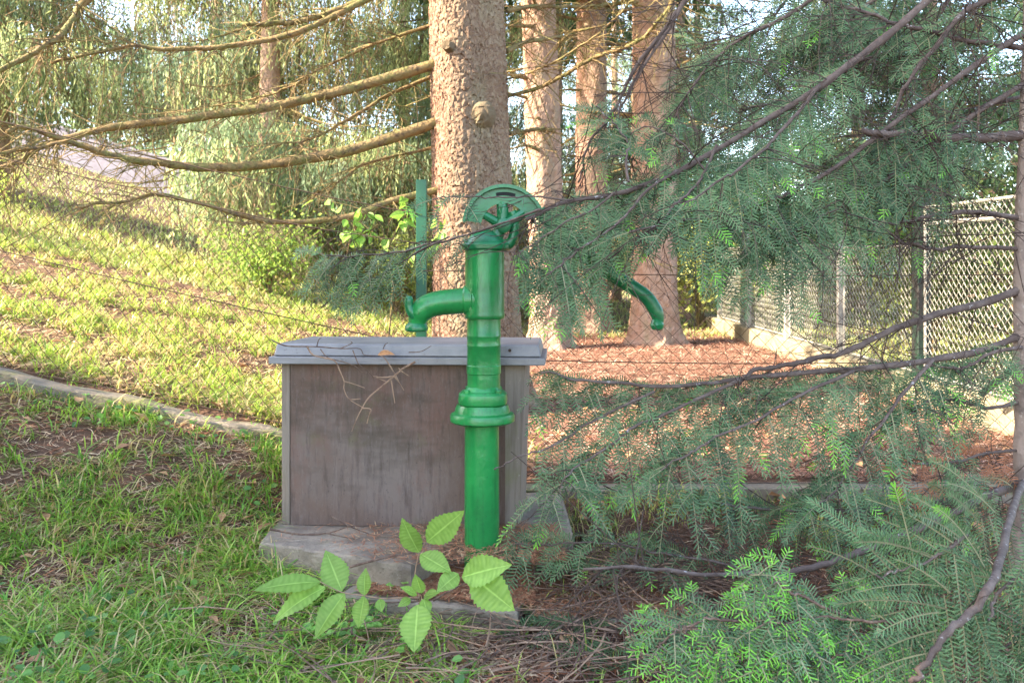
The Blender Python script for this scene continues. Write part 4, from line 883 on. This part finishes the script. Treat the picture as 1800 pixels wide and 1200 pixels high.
# ------------------------------------------------------------------ pale leaved seedling in front of the step
rng = np.random.default_rng(11)
base = Pg(742, 1118, 0); LD_ = 2.52
seed = thing('ash_seedling', 'young seedling with pale green toothed compound leaves before the pump step', 'seedling', base)
gs = G()
def stem(pts, d0, d1, r0=.0026, r1=.0014): 
    q = resample(PP(pts, d0, d1), 16); tube(gs, q, np.linspace(r0, r1, 16), 6)
q = resample(np.vstack([base, PP([(744, 1085), (738, 1060), (736, 1045)], 2.6, 2.55)]), 16); tube(gs, q, np.linspace(.004, .003, 16), 6)
stem([(737, 1050), (700, 1050), (671, 1051), (640, 1046), (600, 1040), (563, 1022)], 2.55, 2.42)
stem([(737, 1045), (729, 1015), (737, 970), (748, 952)], 2.56, 2.56); stem([(737, 1058), (775, 1035), (811, 1014), (826, 1011)], 2.55, 2.5); stem([(737, 1058), (734, 1064)], 2.55, 2.5)
obj('stem', gs, M['paletwig'], seed, True)
leaves = [(563, 1022, 444, 1032, 37, 2.42, 2.34), (572, 1031, 476, 1088, 37, 2.43, 2.35), (601, 1038, 572, 966, 46, 2.45, 2.5), (606, 1042, 551, 1121, 40, 2.45, 2.38), (641, 1046, 641, 997, 27, 2.47, 2.5), (640, 1048, 630, 1104, 36, 2.47, 2.42), (667, 1052, 671, 1076, 17, 2.5, 2.47),
  (737, 971, 705, 911, 43, 2.56, 2.56), (750, 952, 816, 897, 45, 2.56, 2.5), (739, 973, 793, 1004, 38, 2.55, 2.48), (812, 1014, 897, 990, 50, 2.5, 2.44), (826, 1010, 906, 1073, 60, 2.5, 2.4), (806, 1008, 768, 1038, 32, 2.5, 2.44), (734, 1062, 728, 1147, 55, 2.5, 2.38),
  (741, 1042, 730, 1008, 24, 2.53, 2.52), (744, 1052, 753, 1082, 21, 2.52, 2.48), (733, 1045, 705, 1030, 16, 2.53, 2.5), (722, 1052, 700, 1064, 15, 2.53, 2.5), (745, 1048, 772, 1040, 18, 2.53, 2.48)]
for (a, b, c, d, w_, d0, d1) in leaves:
    g = G(); leafmesh(g, P(a, b, d0), P(c, d, d1), w_ * d0 / FPX * 1.05, np.array([rng.normal(0, .4), -.75, .75 + rng.normal(0, .3)]), rng.uniform(-.06, .24), .07, 24, *((np.array([.21, .38, .065]) * q_, np.array([.36, .54, .13]) * q_) for q_ in [rng.uniform(.78, 1.12)]).__next__(), rng.uniform(.05, .3))
    obj('leaf', g, M['leaf'], seed, True)
def herb(px, py, n, sz, label, h=.07, cat='herb'):
    p = Pg(px, py, 0); t = thing('leafy_herb', label, cat, p, 'small herbs by the step'); gs = G(); g = G()
    for k in range(n):
        a = rng.uniform(0, 6.28); e = p + np.array([math.cos(a) * sz * 1.6 * rng.uniform(.3, 1), math.sin(a) * sz * 1.6 * rng.uniform(.3, 1), h * rng.uniform(.6, 1.2)])
        tube(gs, resample([p, (p + e) / 2 + [0, 0, h * .3], e], 6), .001, 3)
        for m in (-.9, 0, .9):
            dr = np.array([math.cos(a + m), math.sin(a + m), .15]); leafmesh(g, e, e + dr * sz * rng.uniform(.8, 1.1), sz * .75, np.array([0, -.4, 1.]), .1, .14, 8, (.2, .42, .08), (.34, .58, .14))
    obj('stem', gs, M['paletwig'], t); obj('leaves', g, M['leaf'], t, True, kind='stuff')
herb(634, 1128, 9, .03, 'pale three lobed herb under the left compound leaf')
herb(700, 1075, 9, .026, 'small lobed herb beside the seedling stem', .1)
herb(722, 1172, 7, .026, 'tiny herb below the lowest drooping pale leaf')
herb(570, 1135, 7, .03, 'dark round leaved herb at the grass edge left of the step')

# light leaved sapling by the green post
sap = thing('beech_sapling', 'small sapling with bright yellow green leaves beside the green fence post', 'sapling', (-.75, 4.35, g1(-.75, 4.35)))
gs = G(); tips = []
b0 = np.array([-.75, 4.35, g1(-.75, 4.35) - .03])
for pts in ([(690, 520), (678, 430), (665, 390), (625, 365), (560, 350)], [(680, 440), (700, 400), (715, 370), (710, 345)], [(665, 395), (640, 410), (600, 400)], [(682, 450), (720, 440), (765, 420), (775, 370)]):
    q = PP(pts, 4.35, 4.3); q = resample(np.vstack([b0, q]) if pts[0] == (690, 520) else q, 24); tube(gs, q, np.linspace(.006, .0018, 24), 5); tips.append(q[8:])
obj('stem', gs, M['mossbark'], sap, True)
tips = np.concatenate(tips)
lm = []
for k in range(5):
    g = G(); leafmesh(g, (0, 0, 0), (.078, 0, -.01), .04, np.array([0, -.2, 1.]), .12, .03, 10, (.17, .33, .05), (.30, .46, .09), .15); lm.append(g.mesh('leaf', M['leaf'], True))
for k in range(64):
    o = obj('leaf', lm[k % 5], None, sap); p = tips[rng.integers(0, len(tips))] + rng.normal(0, .02, 3)
    o.matrix_parent_inverse.identity(); o.location = tuple(p - np.array(sap.location)); s = rng.uniform(.7, 1.25); o.scale = (s, s, s)
    o.rotation_euler = (rng.normal(.4, .5), rng.uniform(.1, 1.1), rng.uniform(0, 6.28))

# ------------------------------------------------------------------ grass, litter
rng = np.random.default_rng(3)
def blades(g, x, y, h, wd, bend, c):
    n = len(x); z = ground(x, y) - .005; az = rng.uniform(0, 2 * np.pi, n); d = np.stack([np.cos(az), np.sin(az), 0 * az], 1); sd_ = np.stack([-np.sin(az), np.cos(az), 0 * az], 1)
    p = np.stack([x, y, z], 1); V = []
    for t, wf in ((0, 1), (.42, .9), (.78, .55)):
        c0 = p + np.array([0, 0, 1.]) * (h * (t - .42 * bend * t * t))[:, None] + d * (h * bend * t * t * .95)[:, None]
        V += [c0 - sd_ * (wd * wf)[:, None], c0 + sd_ * (wd * wf)[:, None]]
    V.append(p + np.array([0, 0, 1.]) * (h * (1 - .5 * bend))[:, None] + d * (h * bend)[:, None])
    V = np.stack(V, 1).reshape(-1, 3); b = np.arange(n)[:, None] * 7
    g.add(V, [np.concatenate([b + np.array([[0, 1, 3, 2]]), b + np.array([[2, 3, 5, 4]])]), b + np.array([[4, 5, 6]])], np.repeat(c, 7, 0))
def in_slab(x, y):
    return ((x > -1.0) & (x < .12) & (y > 2.82 - .25 * np.clip(x + .36, -.7, 0) * 1.6) & (y < 3.8)) | ((x > -.62) & (x < .1) & (y > 2.66 - .24 * (x - .02)) & (y < 3.2))
def tufts(x, y, lo, hi, rad):
    k = rng.integers(lo, hi, len(x)); i = np.repeat(np.arange(len(x)), k); n = len(i)
    return x[i] + rng.normal(0, rad, n), y[i] + rng.normal(0, rad, n), i, n
def patchy(x, y, f, lo, gain, mn=.05): return np.clip((fbm(x * f + 11, y * f + 4) - lo) * gain, mn, 1)
# front lawn at the left
m = 7000; y = rng.uniform(1.7, 4.0, m); x = (-.66 * y - .25) + rng.random(m) * (.66 * y + .3)
keep = (rng.random(m) < patchy(x, y, 3.8, .38, 3.0, .10)) & (rng.random(m) < np.where(x > -.55, np.clip((-.05 - x) / .5, .05, 1), 1))
x, y, i, n = tufts(x[keep], y[keep], 4, 13, .016); k = ~in_slab(x, y); x, y, i = x[k], y[k], i[k]; n = len(x)
hs = rng.uniform(.6, 1.25, m)[i]; cs = pal(m, (.08, .24, .03), (.36, .53, .075), 1.0, (.55, .42, .17), .1)[i] * rng.uniform(.75, 1.25, (n, 1))
d_ = rng.random(n) < .16; cs[d_] = pal(int(d_.sum()), (.5, .34, .15), (.62, .5, .25))
g = G(); blades(g, x, y, rng.uniform(.05, .155, n) * hs, rng.uniform(.0017, .004, n), rng.uniform(.5, 1.85, n), cs); obj('grass', g, M['grass'], kind='stuff')
# sunlit grass behind the fence
m = 12500; y = 4.1 + rng.random(m) ** 1.3 * 8; x = -(.68 * y + .2) + rng.random(m) * (.68 * y + .6)
keep = (rng.random(m) < patchy(x, y, 1.8, .36, 2.6, .08)) & (rng.random(m) < np.clip((.2 - x) / .7, 0, 1)) & ((x - bx) ** 2 + (y - by) ** 2 > .3)
x, y, i, n = tufts(x[keep], y[keep], 4, 11, .022)
hs = rng.uniform(.6, 1.3, m)[i]; cs = pal(m, (.16, .28, .04), (.42, .54, .09), 1, (.55, .42, .18), .12)[i] * rng.uniform(.75, 1.25, (n, 1))
d_ = rng.random(n) < .2; cs[d_] = pal(int(d_.sum()), (.5, .34, .16), (.66, .54, .28))
g = G(); blades(g, x, y, rng.uniform(.05, .16, n) * hs, rng.uniform(.002, .0045, n) * (1 + .09 * (y - 4)), rng.uniform(.4, 1.7, n), cs); obj('grass', g, M['grass'], kind='stuff')
# far grass (slope, and beyond the pale fence)
n = 60000; y = 9 + rng.random(n) ** 1.3 * 24; x = rng.uniform(-.75, .8, n) * y
keep = ~((x > 0) & (x < 3.3) & (y < 11.5)); x, y = x[keep], y[keep]; n = len(x); h = rng.uniform(.06, .17, n)
g = G(); blades(g, x, y, h, rng.uniform(.006, .013, n), rng.uniform(.3, 1.3, n), pal(n, (.24, .32, .09), (.5, .56, .18), 1, (.56, .46, .25), .22)); obj('meadow_grass', g, M['grass'], kind='stuff')
# sparse grass right of the box, front of the kerb, and at the right fence
n = 9000; y = rng.uniform(2.0, 3.95, n); x = rng.uniform(0, 2.4, n); keep = rng.random(n) < np.clip((fbm(x * 2.6 + 2, y * 2.6) - .42) * 4, 0, 1) * np.clip((y - 2.7) / .8, .08, 1); x, y = x[keep], y[keep]
x2 = rng.uniform(3.3, 9, 7000); y2 = rng.uniform(4, 11, 7000); x = np.concatenate([x, x2]); y = np.concatenate([y, y2]); n = len(x)
g = G(); blades(g, x, y, rng.uniform(.05, .16, n), rng.uniform(.0014, .003, n) * (1 + .2 * np.clip(y - 4, 0, 9)), rng.uniform(.3, 1.05, n), pal(n, (.16, .26, .05), (.4, .46, .09), 1, (.5, .38, .16), .25)); obj('sparse_grass', g, M['grass'], kind='stuff')
# broad leaved ground weeds in the lawn
n = 1500; y = rng.uniform(1.8, 4.0, n); x = -(.66 * y + .2) + rng.random(n) * (.66 * y + .1); keep = (fbm(x * 2.3 + 31, y * 2.3) > .5) & ~in_slab(x, y); x, y = x[keep], y[keep]; n = len(x)
c = np.stack([x, y, ground(x, y) + rng.uniform(.015, .07, n)], 1); d = norm(rng.normal(0, 1, (n, 3)) * [1, 1, .3]); up = norm(rng.normal(0, .35, (n, 3)) + [0, -.2, 1]); sd_ = norm(np.cross(d, up)); l = rng.uniform(.018, .042, (n, 1))
V = [c, c + d * l * .3 + sd_ * l * .38 + up * l * .1, c + d * l * .75 + sd_ * l * .3 + up * l * .1, c + d * l, c + d * l * .75 - sd_ * l * .3 + up * l * .1, c + d * l * .3 - sd_ * l * .38 + up * l * .1]
b = np.arange(n)[:, None] * 6; g = G(); g.add(np.stack(V, 1).reshape(-1, 3), [np.concatenate([b + np.array([[0, 1, 2, 3]]), b + np.array([[0, 3, 4, 5]])])], np.repeat(pal(n, (.05, .15, .05), (.18, .36, .09)), 6, 0)); obj('ground_weeds', g, M['leaf'], kind='stuff')
# litter: straws, needles and curled leaves
def straws(g, x, y, l, wd, c, lift=.012, tilt=.18):
    n = len(x); a = rng.uniform(0, 6.28, n); d = np.stack([np.cos(a), np.sin(a), rng.normal(0, tilt, n)], 1); s = np.stack([-np.sin(a), np.cos(a), rng.normal(0, .3, n)], 1)
    p = np.stack([x, y, ground(x, y) + .003 + rng.random(n) * lift], 1); bow = np.array([0, 0, 1.]) * (l * rng.uniform(-.05, .14, n))[:, None] + s * (l * rng.normal(0, .12, n))[:, None]
    A = p - d * (l / 2)[:, None]; B = p + d * (l / 2)[:, None]; m = p + bow; w_ = s * wd[:, None]
    V = np.stack([A - w_ * .6, A + w_ * .6, m + w_, m - w_, B + w_ * .5, B - w_ * .5], 1).reshape(-1, 3); b = np.arange(n)[:, None] * 6
    V[:, 2] = np.maximum(V[:, 2], ground(V[:, 0], V[:, 1]) + .001)
    g.add(V, np.concatenate([b + np.array([[0, 1, 2, 3]]), b + np.array([[3, 2, 4, 5]])]), np.repeat(c, 6, 0))
g = G(); n = 52000; y = rng.uniform(1.7, 4.0, n); x = -(.66 * y + .25) + rng.random(n) * (1.35 * y + .4)
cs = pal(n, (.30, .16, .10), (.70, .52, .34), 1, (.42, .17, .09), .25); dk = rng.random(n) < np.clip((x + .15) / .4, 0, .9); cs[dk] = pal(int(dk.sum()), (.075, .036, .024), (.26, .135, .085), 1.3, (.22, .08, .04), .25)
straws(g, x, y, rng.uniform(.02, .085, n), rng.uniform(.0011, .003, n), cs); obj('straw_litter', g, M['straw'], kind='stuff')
g = G(); n = 80000; y = 4.1 + rng.random(n) ** 1.3 * 9; x = -.3 - .12 * (y - 4) + rng.random(n) * (3.6 + .12 * (y - 4))
straws(g, x, y, rng.uniform(.02, .085, n) * (1 + .06 * (y - 4)), rng.uniform(.0009, .0026, n) * (1 + .13 * (y - 4)), pal(n, (.17, .07, .048), (.43, .225, .16), 1, (.55, .41, .3), .15) * (.62 + .75 * fbm(x * 2.2, y * 2.2))[:, None], .03); obj('needle_litter', g, M['straw'], kind='stuff')
g = G(); n = 26000; y = 4.1 + rng.random(n) ** 1.4 * 7; x = -(.68 * y + .2) + rng.random(n) * (.68 * y + .1)
straws(g, x, y, rng.uniform(.03, .12, n), rng.uniform(.0012, .004, n), pal(n, (.3, .16, .1), (.58, .4, .24), 1, (.6, .5, .26), .3), .03); obj('straw_litter', g, M['straw'], kind='stuff')
def on_slab(n, xr, yr, zt, cond):
    x = rng.uniform(*xr, n); y = rng.uniform(*yr, n); k = cond(x, y); return x[k], y[k], zt
g = G()      # needles lying on the slabs
for (n, xr, yr, zt, cond) in ((7000, (-.98, .2), (2.84, 3.3), .101, lambda x, y: (y > 3.06 - .42 * (x + .985) + .02) & (rng.random(len(x)) < np.clip(.02 + (x + .72) * 1.3, .02, 1))), (9000, (-.55, .08), (2.68, 3.1), .001, lambda x, y: (y > 2.85 - .24 * (x + .62)) & (rng.random(len(x)) < np.clip((y - 2.66) / .14, .25, 1))), (3500, (.08, .65), (2.66, 3.0), -.019, lambda x, y: y > 0)):
    x, y, zt = on_slab(n, xr, yr, zt, cond); m = len(x); a = rng.uniform(0, 6.28, m); l = rng.uniform(.02, .06, m)[:, None]; wd = rng.uniform(.0012, .003, m)[:, None]
    d = np.stack([np.cos(a), np.sin(a), rng.normal(0, .15, m)], 1); s = np.stack([-np.sin(a), np.cos(a), 0 * a], 1); p = np.stack([x, y, zt + .004 + rng.random(m) * .018], 1)
    V = np.stack([p - d * l / 2, p + s * wd, p + d * l / 2, p - s * wd], 1).reshape(-1, 3); V[:, 2] = np.maximum(V[:, 2], zt + .002)
    g.add(V, np.arange(m * 4).reshape(-1, 4), np.repeat(pal(m, (.22, .085, .05), (.50, .24, .13), 1, (.5, .34, .2), .15), 4, 0))
obj('needle_litter', g, M['straw'], kind='stuff')
n = 1500; y = rng.uniform(1.9, 6.5, n); x = rng.uniform(-.66, .75, n) * y; k = ~in_slab(x, y) & ((rng.random(n) < .35) | (y > 4.1) & (x > -.2)); x, y = x[k], y[k]; n = len(x)
g = G(); a = rng.uniform(0, 6.28, n); l = rng.uniform(.02, .05, n)[:, None]; d = np.stack([np.cos(a), np.sin(a), rng.normal(0, .25, n)], 1); s = np.stack([-np.sin(a), np.cos(a), rng.normal(0, .3, n)], 1); p = np.stack([x, y, ground(x, y) + .02 + rng.random(n) * .02], 1); up = np.array([0, 0, .012])
V = np.stack([p - d * l, p + s * l * .5 + up, p + d * l + up * .5, p - s * l * .5 + up], 1).reshape(-1, 3); V[:, 2] = np.maximum(V[:, 2], ground(V[:, 0], V[:, 1]) + .002); ix = np.arange(n * 4).reshape(-1, 4)
g.add(V, [ix[:, [0, 1, 2]], ix[:, [0, 2, 3]]], np.repeat(pal(n, (.24, .11, .06), (.5, .28, .15)), 4, 0)); obj('leaf_litter', g, M['straw'], kind='stuff')
print('TRIS', sum(len(o.data.loop_triangles) or len(o.data.polygons) * 2 for o in sc.objects if o.type == 'MESH'))
